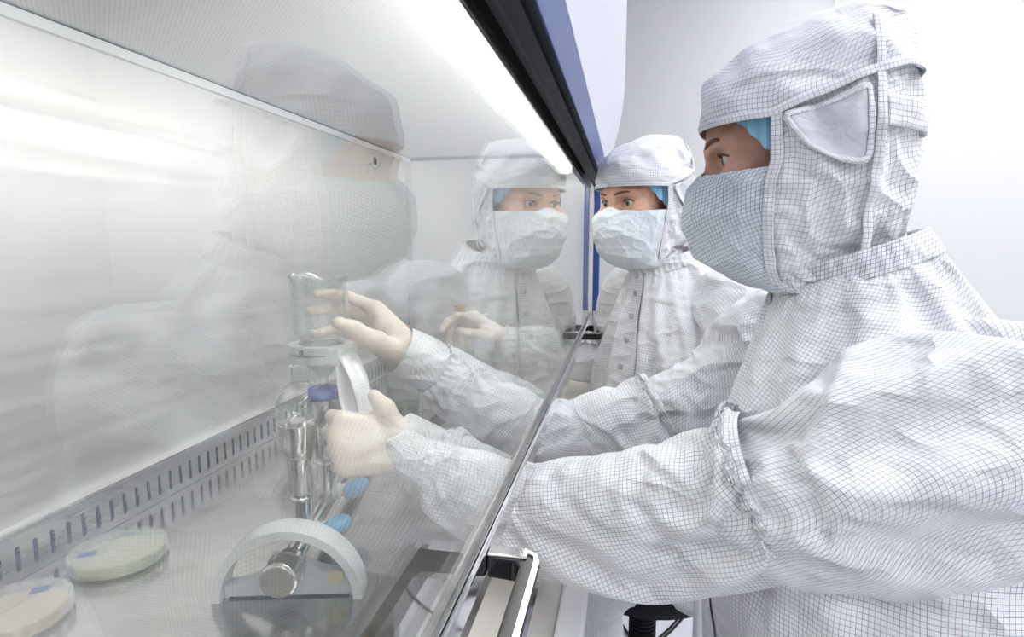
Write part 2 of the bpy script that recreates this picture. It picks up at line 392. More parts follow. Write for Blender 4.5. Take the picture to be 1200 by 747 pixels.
# ------------------------------------------------------------------ petri dishes
def dish(c, agar, label, ink_at, name='petri_dish', rot=0., r=.05, marks=True):
    c = np.asarray(c, float)
    t = thing(name, c, label, 'petri dish', 'petri dishes on the worktop')
    obj('base', lathe([(0, .0), (r*.95, 0), (r*.955, .001), (r*.955, .013), (r*.938, .013), (r*.938, .0016), (0, .0015)], c, n=64), 'dish_plastic', t, smooth=True)
    obj('agar', lathe([(0, .0018), (r*.934, .0018), (r*.934, .0062), (r*.90, .0058), (0, .0058)], c, n=64), agar, t, smooth=True)
    obj('lid', lathe([(r*.985, .0045), (r, .0045), (r, .0158), (r*.985, .0168), (r*.93, .0168), (r*.92, .0160), (0, .0160), (0, .0150), (r*.97, .0152), (r*.985, .0150)], c, n=64, closed=True), 'dish_plastic', t, smooth=True)
    ms = []; rng = random.Random(hash(label) % 99 if False else len(label))
    e1 = np.array([math.cos(rot), math.sin(rot), 0]); e2 = np.array([-math.sin(rot), math.cos(rot), 0])
    o = c+np.array([ink_at[0], ink_at[1], .0163])
    for row in range(3):                      # short handwritten strokes
        for k in range(4):
            a = o+e1*(k*.0042)+e2*(-row*.0042)
            p = [a, a+e1*.0012+e2*.0026, a+e1*.0022+e2*.0004, a+e1*.0034+e2*.0024]
            ms.append(tube([x for x in p], .0006, 5, up=(.1, .2, .97)))
    obj('handwriting', cat2(*ms), 'ink_blue', t)
    return t
dish((-.572, .560, CZ0+.0004), 'agar_green', 'closed petri dish of pale green agar beside the slotted strip', (-.030, -.022), rot=.5)
dish((-.582, .443, CZ0+.0004), 'agar_tan', 'petri dish of tan agar at the bottom left corner of the photo', (-.006, .026), rot=.6)

# ------------------------------------------------------------------ filtration manifold
MD = nrm((-.235, .972, 0)); ML = np.array([MD[1], -MD[0], 0]); UP = np.array([0, 0, 1.])
MB = np.array([-.338, .534, CZ0])               # middle of the end stand on the worktop
mani = thing('filtration_manifold', MB, 'stainless steel filtration manifold with a grey arched end stand and blue valve levers', 'manifold')
TZ = .036
def mp(l, d, z): return MB+ML*l+MD*d+UP*z
R1, R2 = .0765, .0675
ang = np.linspace(0, PI, 49)
rim = [(R1*math.cos(a), R1*math.sin(a)) for a in ang]+[(R2*math.cos(a), R2*math.sin(a)) for a in ang[::-1]]
rimo = obj('stand_rim', prism(rim, lambda p: mp(p[0], -.013, p[1]+.0003), lambda p: mp(p[0], .017, p[1]+.0003)), 'light_grey_plastic', mani, bevel=.0015)
xs = np.linspace(-1, 1, 41)*R2*.97
wave = []
for x in xs:
    u = x/R2; z = .020+.020*math.exp(-(u/.42)**2)+.006*u
    wave.append((x, min(z, math.sqrt(max(R2**2-x*x, 1e-6))-.0004)))
plate = wave+[(R2*.97, .0004), (-R2*.97, .0004)]
pl = obj('stand_plate', prism(plate, lambda p: mp(p[0], -.004, p[1]), lambda p: mp(p[0], .012, p[1])), 'grey_plastic', mani, bevel=.0012)
obj('tape_label', obox(mp(.049, -.0045, .0215), ML, MD, UP, .015, .001, .0135), 'yellow_tape', pl, label='faded yellow tape label')
obj('foot_strip', obox(mp(0, .004, .0012), ML, MD, UP, .124, .017, .0024), 'black_rubber', mani)
capo = obj('end_cap', lathe([(0, -.036), (.0165, -.036), (.0185, -.034), (.0188, -.015), (.0175, -.0145), (.0175, -.0125), (.0195, -.012), (.0195, -.004), (0, -.004)], mp(0, 0, TZ), MD, 40), 'polished_steel', mani, smooth=None, bevel=.0004)
obj('end_face', lathe([(0, -.0364), (.0155, -.0364), (.0160, -.0358), (0, -.0358)], mp(0, 0, TZ), MD, 40), 'brushed_cap', capo)
tb = obj('manifold_tube', lathe([(0, .0125), (.0105, .0125), (.0105, .44), (.009, .443), (0, .443)], mp(0, 0, TZ), MD, 32), 'polished_steel', mani, smooth=True)
def holder(d):
    c = mp(0, d, TZ)
    pr = [(0, .006), (.0105, .006), (.0112, .010), (.0112, .046), (.0125, .048), (.0125, .0505), (.0112, .052), (.0132, .054), (.0132, .058), (.0128, .060), (.0126, .092), (.0135, .095), (.0135, .098), (.0128, .100), (.0160, .107), (.0195, .128), (.0212, .134), (.0215, .1355), (.0205, .1357), (.0185, .128), (.0150, .108), (.0115, .1015), (.0115, .085), (0, .085)]
    h = obj('funnel_holder', lathe(pr, c, (0, 0, 1), 44), 'polished_steel', mani, smooth=True)
    k = c+ML*.012+UP*.010
    obj('valve_collar', lathe([(0, 0), (.0095, 0), (.0105, .002), (.0105, .011), (.0085, .0125), (.0085, .018), (0, .018)], c+UP*.008+ML*.006, nrm(ML+UP*.18), 28), 'light_grey_plastic', h)
    # lever: rounded tapered paddle
    P = [c+UP*.009+ML*.022-MD*.004, c+UP*.010+ML*.030-MD*.002, c+UP*.014+ML*.038+MD*.002, c+UP*.018+ML*.046+MD*.006, c+UP*.020+ML*.051+MD*.008]
    obj('valve_lever', tube(spline(P, 20), spline(np.array([.0085, .0115, .0105, .008, .003]), 20), 18, up=(0, 0, 1), rv=spline(np.array([.008, .010, .012, .0095, .003]), 20)), 'blue_knob', h, smooth=True)
    return c
H1 = holder(.052); H2 = holder(.160)
obj('tube_support', cat2(box(*sum([[v-.012, v+.012] for v in mp(0, .40, 0)[:2]], []), CZ0+.0003, CZ0+TZ-.009)), 'grey_plastic', mani, bevel=.003)

# ------------------------------------------------------------------ glass filter funnel clamped over the second holder
FC = H2.copy(); fz = FC[2]
top = .1357+fz                                     # rim of the holder
def fh(z): return z-CZ0
fun = thing('glass_filter_funnel', (FC[0], FC[1], top+.001), 'clear graduated glass filter funnel held by the gloved right hand', 'funnel')
FZ0, FZ1 = -.118, -.043                            # cup of the funnel
obj('funnel_cup', lathe([(.0345, FZ1-.006), (.0362, FZ1-.001), (.0376, FZ1+.0008), (.0362, FZ1+.0024), (.0335, FZ1-.003), (.0325, FZ1-.008), (.0325, FZ0+.006), (.0305, FZ0+.001), (.0245, FZ0-.002), (.0235, FZ0-.018), (.0255, FZ0-.0185), (.0258, FZ0-.003), (.0320, FZ0-.001), (.0343, FZ0+.005)], (FC[0], FC[1], 0), n=56, closed=True), 'lab_glass', fun, smooth=True)
obj('filter_base', lathe([(0, FZ0-.0205), (.0265, FZ0-.0205), (.0268, FZ0-.028), (.020, FZ0-.034), (.0105, FZ0-.048), (.0065, FZ0-.056), (.0060, top-.02), (.0045, top-.02), (.005, FZ0-.056), (.009, FZ0-.046), (.018, FZ0-.031), (0, FZ0-.029)], (FC[0], FC[1], 0), n=44), 'lab_glass', fun, smooth=True)
obj('filter_disc', lathe([(0, FZ0-.0188), (.023, FZ0-.0188), (.023, FZ0-.0202), (0, FZ0-.0202)], (FC[0], FC[1], 0), n=40), 'white_mark', fun)
tk = []
vd = math.atan2(-FC[1], -FC[0])+.0
for k in range(9):
    z = FZ0+.012+k*.0062; ln = .16 if k % 2 else .26
    th = np.linspace(vd-.98, vd-.98+ln, 6)
    tk.append(tube(np.stack([FC[0]+.0347*np.cos(th), FC[1]+.0347*np.sin(th), z+0*th], -1), .00035, 5))
obj('graduation_marks', cat2(*tk), 'white_mark', fun)
obj('stopper', lathe([(.0062, top+.0135), (.0175, top+.0135), (.0192, top+.012), (.0198, top+.003), (.0192, top+.0012), (.0182, top+.0005), (.0165, top-.012), (.0062, top-.012)], (FC[0], FC[1], 0), n=44, closed=True), 'blue_silicone', fun, smooth=True, label='dark blue silicone stopper')

# spring clamp gripping funnel and base
CLZ = FZ0-.0195
cdir = nrm(atY(432, 470, .655)-np.array([FC[0], FC[1], CLZ])); ch = nrm((cdir[0], cdir[1], 0)); cs = np.array([-ch[1], ch[0], 0])
clamp = thing('spring_clamp', (FC[0], FC[1], CLZ-.008), 'silver white spring clamp joining the glass funnel to its base', 'clamp')
def cp(a, b, z): return np.array([FC[0], FC[1], CLZ])+ch*a+cs*b+UP*z
aa = np.linspace(math.radians(28), math.radians(332), 40)
jaw = [(.0405*math.cos(a), .0405*math.sin(a)) for a in aa]+[(.0282*math.cos(a), .0282*math.sin(a)) for a in aa[::-1]]
for s, nme in ((1, 'upper_jaw'), (0, 'lower_jaw')):
    z0 = .0005 if s else -.0115
    obj(nme, prism(jaw, lambda p: cp(p[0], p[1], z0), lambda p: cp(p[0], p[1], z0+.0095)), 'clamp_grey', clamp, bevel=.002)
obj('hinge_block', prism([(.030, -.020), (.052, -.015), (.052, .015), (.030, .020)], lambda p: cp(p[0], p[1], -.013), lambda p: cp(p[0], p[1], .0105)), 'clamp_white', clamp, bevel=.003)
sp = [cp(.046, -.010+.020*i/60, .0)+UP*(.0055*math.sin(i/60*2*PI*7))+ch*(.0055*math.cos(i/60*2*PI*7)) for i in range(61)]
obj('hinge_spring', tube(sp, .0011, 6), 'polished_steel', clamp, smooth=True)
for sx, off in ((1, .006), (-1, -.008)):
    a0 = cp(.044, 0, .004*sx); e = atY(434 if sx > 0 else 420, 506, .650 if sx > 0 else .645)
    mid = (a0+e)/2+UP*(.010*sx)+ch*.006*sx
    P = spline([a0, (a0+mid)/2+UP*.004*sx, mid, (mid+e)/2+UP*.004*sx, e], 24)
    obj('clamp_handle', tube(P, np.linspace(.0042, .0036, 24), 16, up=np.cross(cs, nrm(e-a0)), rv=np.linspace(.0155, .0105, 24)), 'clamp_white', clamp, smooth=True)
for s in (-1, 1): obj('pivot_screw', lathe([(0, 0), (.0032, 0), (.0032, .0015), (0, .0018)], cp(.012, s*.0390, .004), cs*s, 16), 'snap_dark', clamp)

# ------------------------------------------------------------------ glassware further in
def bottle(c, h, r, label, name='corked_bottle', liquid=True, cork=True):
    c = np.asarray(c, float); t = thing(name, c, label, 'bottle', 'corked glass bottles at the back')
    pr = [(0, .001), (r*.9, 0), (r, .004), (r, h*.46), (r*.82, h*.56), (r*.42, h*.68), (r*.36, h*.74), (r*.36, h*.92), (r*.43, h*.925), (r*.43, h*.945), (r*.30, h*.945), (r*.30, h*.74), (r*.37, h*.67), (r*.76, h*.55), (r*.93, h*.46), (r*.93, .007), (0, .005)]
    obj('glass', lathe(pr, c, n=36), 'lab_glass', t, smooth=True)
    if liquid: obj('liquid', lathe([(0, .006), (r*.91, .007), (r*.91, h*.16), (0, h*.16)], c, n=32), 'medium', t, smooth=True)
    obj('cork', lathe([(0, h*.86), (r*.29, h*.86), (r*.30, h*.945), (r*.40, h*.9455), (r*.43, h*1.03), (0, h*1.035)], c, n=24), 'cork', t, smooth=None)
b1 = atZ(474, 490, CZ0); bottle((b1[0], b1[1], CZ0+.0003), atY(478, 382, b1[1])[2]-CZ0-.006, .036, 'corked glass bottle with dark green liquid behind the cuff', liquid=True)
b2 = np.array([-.42, 1.50]); bottle((b2[0], b2[1], CZ0+.0003), atY(490, 359, 1.5)[2]-CZ0, .036, 'taller corked glass bottle near the end wall', liquid=True)
fl = atZ(350, 500, CZ0+.0)
fc = atY(354, 476, .93)
fla = thing('round_flask', (fc[0], fc[1], CZ0), 'round glass flask behind the steel funnel holders', 'flask')
rr = .045
prf = [(0, .0)]+[(rr*math.sin(a), rr-rr*math.cos(a)) for a in np.linspace(.35, 2.75, 26)]+[(.016, rr*2.05), (.016, rr*2.55), (.0185, rr*2.6), (.0145, rr*2.6), (.0145, rr*2.05)]+[((rr-.0015)*math.sin(a), rr-(rr-.0015)*math.cos(a)) for a in np.linspace(2.75, .35, 26)]
fz_ = fc[2]-CZ0-rr
obj('glass', lathe(prf, (fc[0], fc[1], CZ0+fz_), n=40), 'lab_glass', fla, smooth=True)
obj('stand_ring', lathe([(.030, 0), (.034, .0), (.024, fz_+.010), (.0215, fz_+.010)], (fc[0], fc[1], CZ0+.0003), n=36, closed=True), 'lab_glass', fla, smooth=True)
# steel tray with a pink plate
tc0 = atZ(545, 520, CZ0); ty = tc0[1]
tray = thing('steel_tray', (tc0[0], tc0[1], CZ0), 'shallow steel tray under the far sleeve', 'tray')
tp = [(-.07, -.10), (.10, -.10), (.10, .10), (-.07, .10)]
obj('tray_bottom', box(tc0[0]-.09, tc0[0]+.08, ty-.10, ty+.10, CZ0+.0003, CZ0+.003), 'polished_steel', tray)
for a, b, c, d in ((-.092, -.09, -.102, .102), (.08, .082, -.102, .102)): obj('tray_side', box(tc0[0]+a, tc0[0]+b, ty+c, ty+d, CZ0+.0003, CZ0+.022), 'polished_steel', tray)
for c, d in ((-.102, -.10), (.10, .102)): obj('tray_side', box(tc0[0]-.09, tc0[0]+.08, ty+c, ty+d, CZ0+.0003, CZ0+.022), 'polished_steel', tray)
dish((tc0[0]+.01, ty+.02, CZ0+.0034), 'agar_pink', 'petri dish of pink agar lying in the steel tray', (0, 0), r=.044)
# rod with an orange tip standing in a small vial
o1 = atY(502, 404, 1.25); vb = np.array([o1[0], o1[1]-.02, CZ0+.0003])
rod = thing('orange_tipped_rod', vb, 'thin glass rod with an orange tip standing in a small vial', 'rod')
obj('vial', lathe([(0, 0), (.013, 0), (.014, .002), (.014, .09), (.0125, .09), (.0125, .004), (0, .003)], vb, n=28), 'lab_glass', rod, smooth=True)
obj('rod', tube([vb+UP*.004, o1-UP*.012], .0022, 10), 'lab_glass', rod, smooth=True)
obj('tip', tube(spline([o1-UP*.013, o1-UP*.006, o1+UP*.008], 8), [.0024, .004, .0045, .0045, .0045, .0042, .0035, .001], 12), 'orange', rod, smooth=True)
# ------------------------------------------------------------------ organic modelling tools
def wn(p, freq, seed, n=22):
    """smooth noise in about -1..1 from random plane waves; p (...,k)"""
    r = np.random.default_rng(seed); p = np.asarray(p, float); k = p.shape[-1]
    d = r.normal(size=(n, k)); d /= np.linalg.norm(d, axis=1)[:, None]; d *= freq*r.uniform(.55, 1.6, n)[:, None]; ph = r.uniform(0, 2*PI, n)
    return np.sin(p@d.T+ph).sum(-1)*(1.35/math.sqrt(n))
def creases(p, freq, seed):
    q = p+np.stack([wn(p, freq*.5, seed+9+i) for i in range(p.shape[-1])], -1)*(.35/freq)
    a = wn(q, freq, seed)
    return .5-np.sqrt(a*a+.02)              # sharp ridges where the noise crosses zero
def surfnet(Fv, X, Y, Z):
    nx, ny, nz = Fv.shape; s = Fv < 0
    c = np.zeros((nx-1, ny-1, nz-1), np.uint8)
    offs = [(i, j, k) for i in (0, 1) for j in (0, 1) for k in (0, 1)]
    for i, j, k in offs: c += s[i:nx-1+i, j:ny-1+j, k:nz-1+k]
    mix = (c > 0) & (c < 8); ci, cj, ck = np.nonzero(mix); n = len(ci)
    idx = -np.ones(mix.shape, np.int64); idx[mix] = np.arange(n)
    val = {o: Fv[ci+o[0], cj+o[1], ck+o[2]].astype(float) for o in offs}
    acc = np.zeros((n, 3)); cnt = np.zeros(n)
    for a in offs:
        for ax in range(3):
            if a[ax]: continue
            b = list(a); b[ax] = 1; b = tuple(b); f0, f1 = val[a], val[b]; h = (f0 < 0) != (f1 < 0)
            t = np.where(h, f0/np.where(h, f0-f1, 1), 0); p = np.tile(np.array(a, float), (n, 1)); p[:, ax] = t
            acc[h] += p[h]; cnt[h] += 1
    acc /= cnt[:, None]
    V = np.stack([X[ci]+acc[:, 0]*(X[ci+1]-X[ci]), Y[cj]+acc[:, 1]*(Y[cj+1]-Y[cj]), Z[ck]+acc[:, 2]*(Z[ck+1]-Z[ck])], -1)
    F = []
    for ax in range(3):
        u, v = (ax+1) % 3, (ax+2) % 3
        sl0 = [slice(None)]*3; sl1 = [slice(None)]*3; sl0[ax] = slice(0, -1); sl1[ax] = slice(1, None)
        for d in (u, v): sl0[d] = slice(1, -1); sl1[d] = slice(1, -1)
        a, b = s[tuple(sl0)], s[tuple(sl1)]; e = np.array(np.nonzero(a != b)); sign = a[tuple(e)]
        g = e.copy(); g[u] += 1; g[v] += 1
        def cell(du, dv):
            h = g.copy(); h[u] -= du; h[v] -= dv; return idx[tuple(h)]
        q = np.stack([cell(1, 1), cell(0, 1), cell(0, 0), cell(1, 0)], -1); q[~sign] = q[~sign][:, ::-1]; F.append(q)
    F = np.concatenate(F); F = F[(F >= 0).all(1)]
    return V, F
def relax(V, F, it=2, lam=.5):
    n = len(V); e = np.concatenate([F[:, [0, 1]], F[:, [1, 2]], F[:, [2, 3]], F[:, [3, 0]]]); e = np.concatenate([e, e[:, ::-1]])
    dg = np.bincount(e[:, 0], minlength=n)[:, None].astype(float)
    for _ in range(it):
        A = np.stack([np.bincount(e[:, 0], V[e[:, 1], k], n) for k in range(3)], -1)/np.maximum(dg, 1)
        V = V+(A-V)*lam
    return V
def smin(a, b, k):
    h = np.clip(.5+.5*(b-a)/k, 0, 1); return b+(a-b)*h-k*h*(1-h)
def caps(P, a, b, ra, rb):
    a, b = np.asarray(a, np.float32), np.asarray(b, np.float32); ab = b-a
    t = np.clip(((P-a)@ab)/max(float(ab@ab), 1e-9), 0, 1)
    return np.linalg.norm(P-a-t[..., None]*ab, axis=-1)-(ra+(rb-ra)*t)
def ell(P, c, r):
    r = np.asarray(r, np.float32); q = (P-np.asarray(c, np.float32)); k0 = np.linalg.norm(q/r, axis=-1); k1 = np.linalg.norm(q/(r*r), axis=-1)
    return k0*(k0-1)/np.maximum(k1, 1e-6)
def grid(X, Y, Z): return np.stack(np.meshgrid(X, Y, Z, indexing='ij'), -1).astype(np.float32)

def loft(R, closed=True):
    """R (m,n,3) rings -> verts, faces, per-loop arc length uvs (metres)"""
    R = np.asarray(R, float); m_, n, _ = R.shape
    if closed:
        Rc = np.concatenate([R, R[:, :1]], 1)
    else: Rc = R
    du = np.linalg.norm(np.diff(Rc, axis=1), axis=-1); U = np.concatenate([np.zeros((m_, 1)), np.cumsum(du, 1)], 1)
    U -= U[:, [U.shape[1]//2]]
    dv = np.linalg.norm(np.diff(Rc, axis=0), axis=-1); Vv = np.concatenate([np.zeros((1, Rc.shape[1])), np.cumsum(dv, 0)], 0)
    F, UV = [], []; nc = n if closed else n-1
    i, j = np.meshgrid(np.arange(m_-1), np.arange(nc), indexing='ij'); i, j = i.ravel(), j.ravel(); k = (j+1) % n
    F = np.stack([i*n+j, i*n+k, (i+1)*n+k, (i+1)*n+j], -1)
    g = lambda a, b: np.stack([U[a, b], Vv[a, b]], -1)
    UV = np.stack([g(i, j), g(i, j+1), g(i+1, j+1), g(i+1, j)], 1).reshape(-1, 2)
    return R.reshape(-1, 3), F, UV
def lnorm(R, closed=True):
    if closed: du = np.roll(R, -1, 1)-np.roll(R, 1, 1)
    else: du = np.gradient(R, axis=1)
    dv = np.gradient(R, axis=0); nn = np.cross(du, dv); return nn/np.maximum(np.linalg.norm(nn, axis=-1), 1e-9)[..., None]
def blur(A, it, wrap=True):
    for _ in range(it):
        B = A.copy(); B[1:-1] = (A[:-2]+2*A[1:-1]+A[2:])/4
        A = (np.roll(B, 1, 1)+2*B+np.roll(B, -1, 1))/4 if wrap else B
    return A
def lobj(name, R, material, parent, closed=True, disp=None, flip=False, solid=0, merge=None, **k):
    R = np.asarray(R, float)
    V, F, UV = loft(R, closed)                 # uv from the undisplaced cloth
    if disp is not None:
        nn = lnorm(R, closed); nn = -nn if flip else nn
        V = (R+nn*disp[..., None]).reshape(-1, 3)
    if flip: F = F[:, ::-1]; UV = UV.reshape(-1, 4, 2)[:, ::-1].reshape(-1, 2)
    o = obj(name, (V, F), material, parent, uv=UV, smooth=True, **k)
    if solid: s_ = o.modifiers.new('cloth', 'SOLIDIFY'); s_.thickness = solid; s_.offset = -1
    return o
def sleeve(name, P, rad, parent, material, n=112, m_=150, up=(0, 0, 1), amp=.010, fr=26, seed=1, gather=(), sag=None, ends=(0, 0), squash=None, **k):
    """cloth tube along control points P with radii rad; gather = (position 0..1, width, amplitude, count)"""
    P = spline(np.asarray(P, float), m_); r = spline(np.asarray(rad, float), m_); s = np.linspace(0, 1, m_)
    T, U, W = frames(P, up); t = np.linspace(-PI, PI, n, endpoint=False)
    ru = r[:, None]*np.ones(n); rw = ru.copy()
    if squash is not None: ru = ru*squash
    R = P[:, None]+U[:, None]*(ru*np.cos(t))[..., None]+W[:, None]*(rw*np.sin(t))[..., None]
    if sag is not None: R = R-np.array([0, 0, 1.])*(spline(np.asarray(sag, float), m_)[:, None]*(np.clip(-np.cos(t), 0, 1)**1.0))[..., None]
    ln = np.linalg.norm(np.diff(P, axis=0), axis=1).sum()
    q = np.stack([np.broadcast_to(s[:, None]*ln*1.0, (m_, n)), r.mean()*np.cos(t)*np.ones((m_, 1)), r.mean()*np.sin(t)*np.ones((m_, 1))], -1)
    q2 = q*np.array([1.35, .75, .75])
    env = np.ones(m_)
    if ends[0]: env *= np.clip(s/ends[0], 0, 1)
    if ends[1]: env *= np.clip((1-s)/ends[1], 0, 1)
    D = amp*(.9*creases(q2, fr, seed)+.35*wn(q2, fr*.7, seed+3)+.22*creases(q, fr*2.3, seed+5))*env[:, None]
    for c, wd, am, cnt in gather:
        g = np.exp(-((s-c)/wd)**2)
        D = D*(1-.6*g[:, None])+am*g[:, None]*np.sin(cnt*t+2.2*np.sin(3*t+s[:, None]*30)+1.5*wn(q2, fr, seed+11))
    return lobj(name, R, material, parent, disp=D, **k)


SIM = []
def simcloth(frames=15):
    """let the garments settle over simple arm and trunk forms, then keep the settled shape"""
    made = []; cols = []
    for it in SIM:
        it['cc'] = bpy.data.collections.new('forms')
        for vf in it.get('col', ()):
            me = bpy.data.meshes.new('form'); me.from_pydata([tuple(v) for v in (vf[0]+[0, 0, ZC])], [], [tuple(int(i) for i in q) for q in vf[1]])
            c = link(bpy.data.objects.new('form', me)); it['cc'].objects.link(c); cm = c.modifiers.new('c', 'COLLISION'); c.collision.thickness_outer = .004; c.collision.thickness_inner = .02
            c.collision.cloth_friction = 12; cols.append(c)
    for it in SIM:
        o, w = it['o'], it['pin']
        vg = o.vertex_groups.new(name='pin')
        for val in np.unique(w):
            if val > 0: vg.add([int(i) for i in np.nonzero(w == val)[0]], float(val), 'REPLACE')
        c = o.modifiers.new('drape', 'CLOTH'); s = c.settings; o.modifiers.move(len(o.modifiers)-1, 0)
        s.quality = 5; s.mass = .15; s.tension_stiffness = 8; s.compression_stiffness = 8; s.shear_stiffness = 2; s.bending_stiffness = it.get('bend', .25)
        s.tension_damping = 10; s.compression_damping = 10; s.shear_damping = 5; s.bending_damping = 1; s.air_damping = 3
        s.vertex_group_mass = 'pin'; s.pin_stiffness = 1.0; s.shrink_min = it.get('shrink', -.08); s.effector_weights.gravity = it.get('grav', .3)
        cs_ = c.collision_settings; cs_.use_collision = bool(it.get('col')); cs_.collection = it['cc']; cs_.distance_min = .003; cs_.collision_quality = 2
        c.point_cache.frame_start = 1; c.point_cache.frame_end = frames
        for m2 in o.modifiers:
            if m2 != c: m2.show_viewport = False
        made.append((o, c, it))
    for f in range(1, frames+1): SC.frame_set(f)
    dg = bpy.context.evaluated_depsgraph_get(); res = []
    for o, c, it in made:
        ev = o.evaluated_get(dg); co = np.zeros(len(ev.data.vertices)*3); ev.data.vertices.foreach_get('co', co)
        c0 = np.zeros(len(o.data.vertices)*3); o.data.vertices.foreach_get('co', c0); res.append((co if len(co) == len(c0) else c0, c0))
    for (o, c, it), (co, c0) in zip(made, res):
        o.modifiers.remove(c); o.data.vertices.foreach_set('co', co); o.data.update(); o.vertex_groups.clear()
        for m2 in o.modifiers: m2.show_viewport = True
        if it.get('sub', True): sb = o.modifiers.new('smooth', 'SUBSURF'); sb.levels = 1; sb.render_levels = 1
        if it.get('carry'):
            kd = KDTree(len(c0)//3); a = c0.reshape(-1, 3); d = (co-c0).reshape(-1, 3)
            for i, p in enumerate(a): kd.insert(p, i)
            kd.balance()
            for b in it['carry']:
                bc = np.zeros(len(b.data.vertices)*3); b.data.vertices.foreach_get('co', bc); bc = bc.reshape(-1, 3)
                mv = np.zeros_like(bc)
                for i, p in enumerate(bc):
                    near = kd.find_n(Vector(p), 6); mv[i] = d[[x[1] for x in near]].mean(0)
                b.data.vertices.foreach_set('co', (bc+mv).ravel()); b.data.update()
    for c in cols: bpy.data.objects.remove(c)
    for it in SIM: bpy.data.collections.remove(it['cc'])
    SC.frame_set(1)
def rows(m_, n, a=2, b=2, goal=.03):
    w = np.full((m_, n), goal); w[:a] = 1
    if b: w[-b:] = 1
    return w.ravel()
def form(P, r, m_=26, n=14): return tube(spline(np.asarray(P, float), m_), spline(np.asarray(r, float), m_), n)

# ------------------------------------------------------------------ gloved hands
def hand(name, W, X, back, side, flex, thumb, parent, spread=None, sc=1.0, h=.0017, fore=.045, tworld=None, root=None):
    """W wrist, X direction wrist to knuckles, back = direction of the back of the hand, side +1 when the thumb lies on X x back"""
    X = nrm(X); Zb = nrm(np.asarray(back)-X*(np.asarray(back)@X)); Yt = np.cross(X, Zb)*side
    loc = lambda p: np.asarray(W)+sc*(X*p[0]+Yt*p[1]+Zb*p[2])
    base = [(.092, .027, .004), (.096, .007, .006), (.090, -.013, .004), (.081, -.031, .0)]
    leng = [(.042, .026, .022), (.046, .029, .023), (.042, .027, .023), (.033, .021, .020)]
    rads = [(.0102, .0094, .0086, .0074), (.0104, .0096, .0088, .0076), (.0100, .0092, .0084, .0072), (.0090, .0083, .0076, .0066)]
    spread = spread or (.10, .02, -.06, -.14)
    pr = []
    for b, ln, rd, fx, spd in zip(base, leng, rads, flex, spread):
        p = np.array(b); a = 0; pts = [p.copy()]
        for l_, f_ in zip(ln, fx):
            a += f_; p = p+l_*np.array([math.cos(a)*math.cos(spd), math.sin(spd)*math.cos(a*.6), -math.sin(a)]); pts.append(p.copy())
        pr.append((pts, rd))
    if tworld is not None: thumb = [(tuple(np.array([(np.asarray(p)-W)@X, (np.asarray(p)-W)@Yt, (np.asarray(p)-W)@Zb])/sc), r/sc*1.0) for p, r in tworld]
    allp = np.array([loc(p) for pts, _ in pr for p in pts]+[loc(t[0]) for t in thumb]+[root if root is not None else loc((-fore, 0, 0))]+[loc((0, .035, .0)), loc((0, -.035, 0))])
    mn, mx = allp.min(0)-.03*sc, allp.max(0)+.03*sc
    ax = [np.arange(mn[i], mx[i], h) for i in range(3)]; G = grid(*ax)
    D = caps(G, root if root is not None else loc((-fore, 0, 0)), loc((.004, 0, 0)), .027*sc, .0255*sc)
    for (pts, rd), wy in zip(pr, (.016, .005, -.006, -.017)):
        D = smin(D, caps(G, loc((.006, wy, 0)), loc(pts[0]), .0165*sc, .0130*sc), .014*sc)
    D = smin(D, caps(G, loc((.012, .012, -.006)), loc((.05, .028, -.010)), .017*sc, .013*sc), .014*sc)
    tp = [np.array(t[0]) for t in thumb]; tr = [t[1] for t in thumb]
    Tm = None
    for a, b, ra, rb in zip(tp[:-1], tp[1:], tr[:-1], tr[1:]):
        d = caps(G, loc(a), loc(b), ra*sc, rb*sc); Tm = d if Tm is None else smin(Tm, d, .004*sc)
    D = smin(D, Tm, .010*sc)
    for pts, rd in pr:
        f_ = None
        for i in range(3):
            d = caps(G, loc(pts[i]), loc(pts[i+1]), rd[i]*sc, rd[i+1]*sc); f_ = d if f_ is None else smin(f_, d, .003*sc)
        D = smin(D, f_, .0045*sc)
    # slack latex: fine creases across the wrist and knuckles
    Vv, F = surfnet(D, *ax); Vv = relax(Vv, F, 2, .5)
    q = np.stack([(Vv-W)@X*1.6, (Vv-W)@Yt, (Vv-W)@Zb], -1)
    nz = creases(q, 95, 5)*.0009
    o = obj(name, (Vv, F), 'latex', parent, smooth=True)
    me = o.data; nr = np.zeros(len(me.vertices)*3); me.vertices.foreach_get('normal', nr); co = np.zeros_like(nr); me.vertices.foreach_get('co', co)
    me.vertices.foreach_set('co', co+nr*np.repeat(nz, 3)); me.update()
    return o

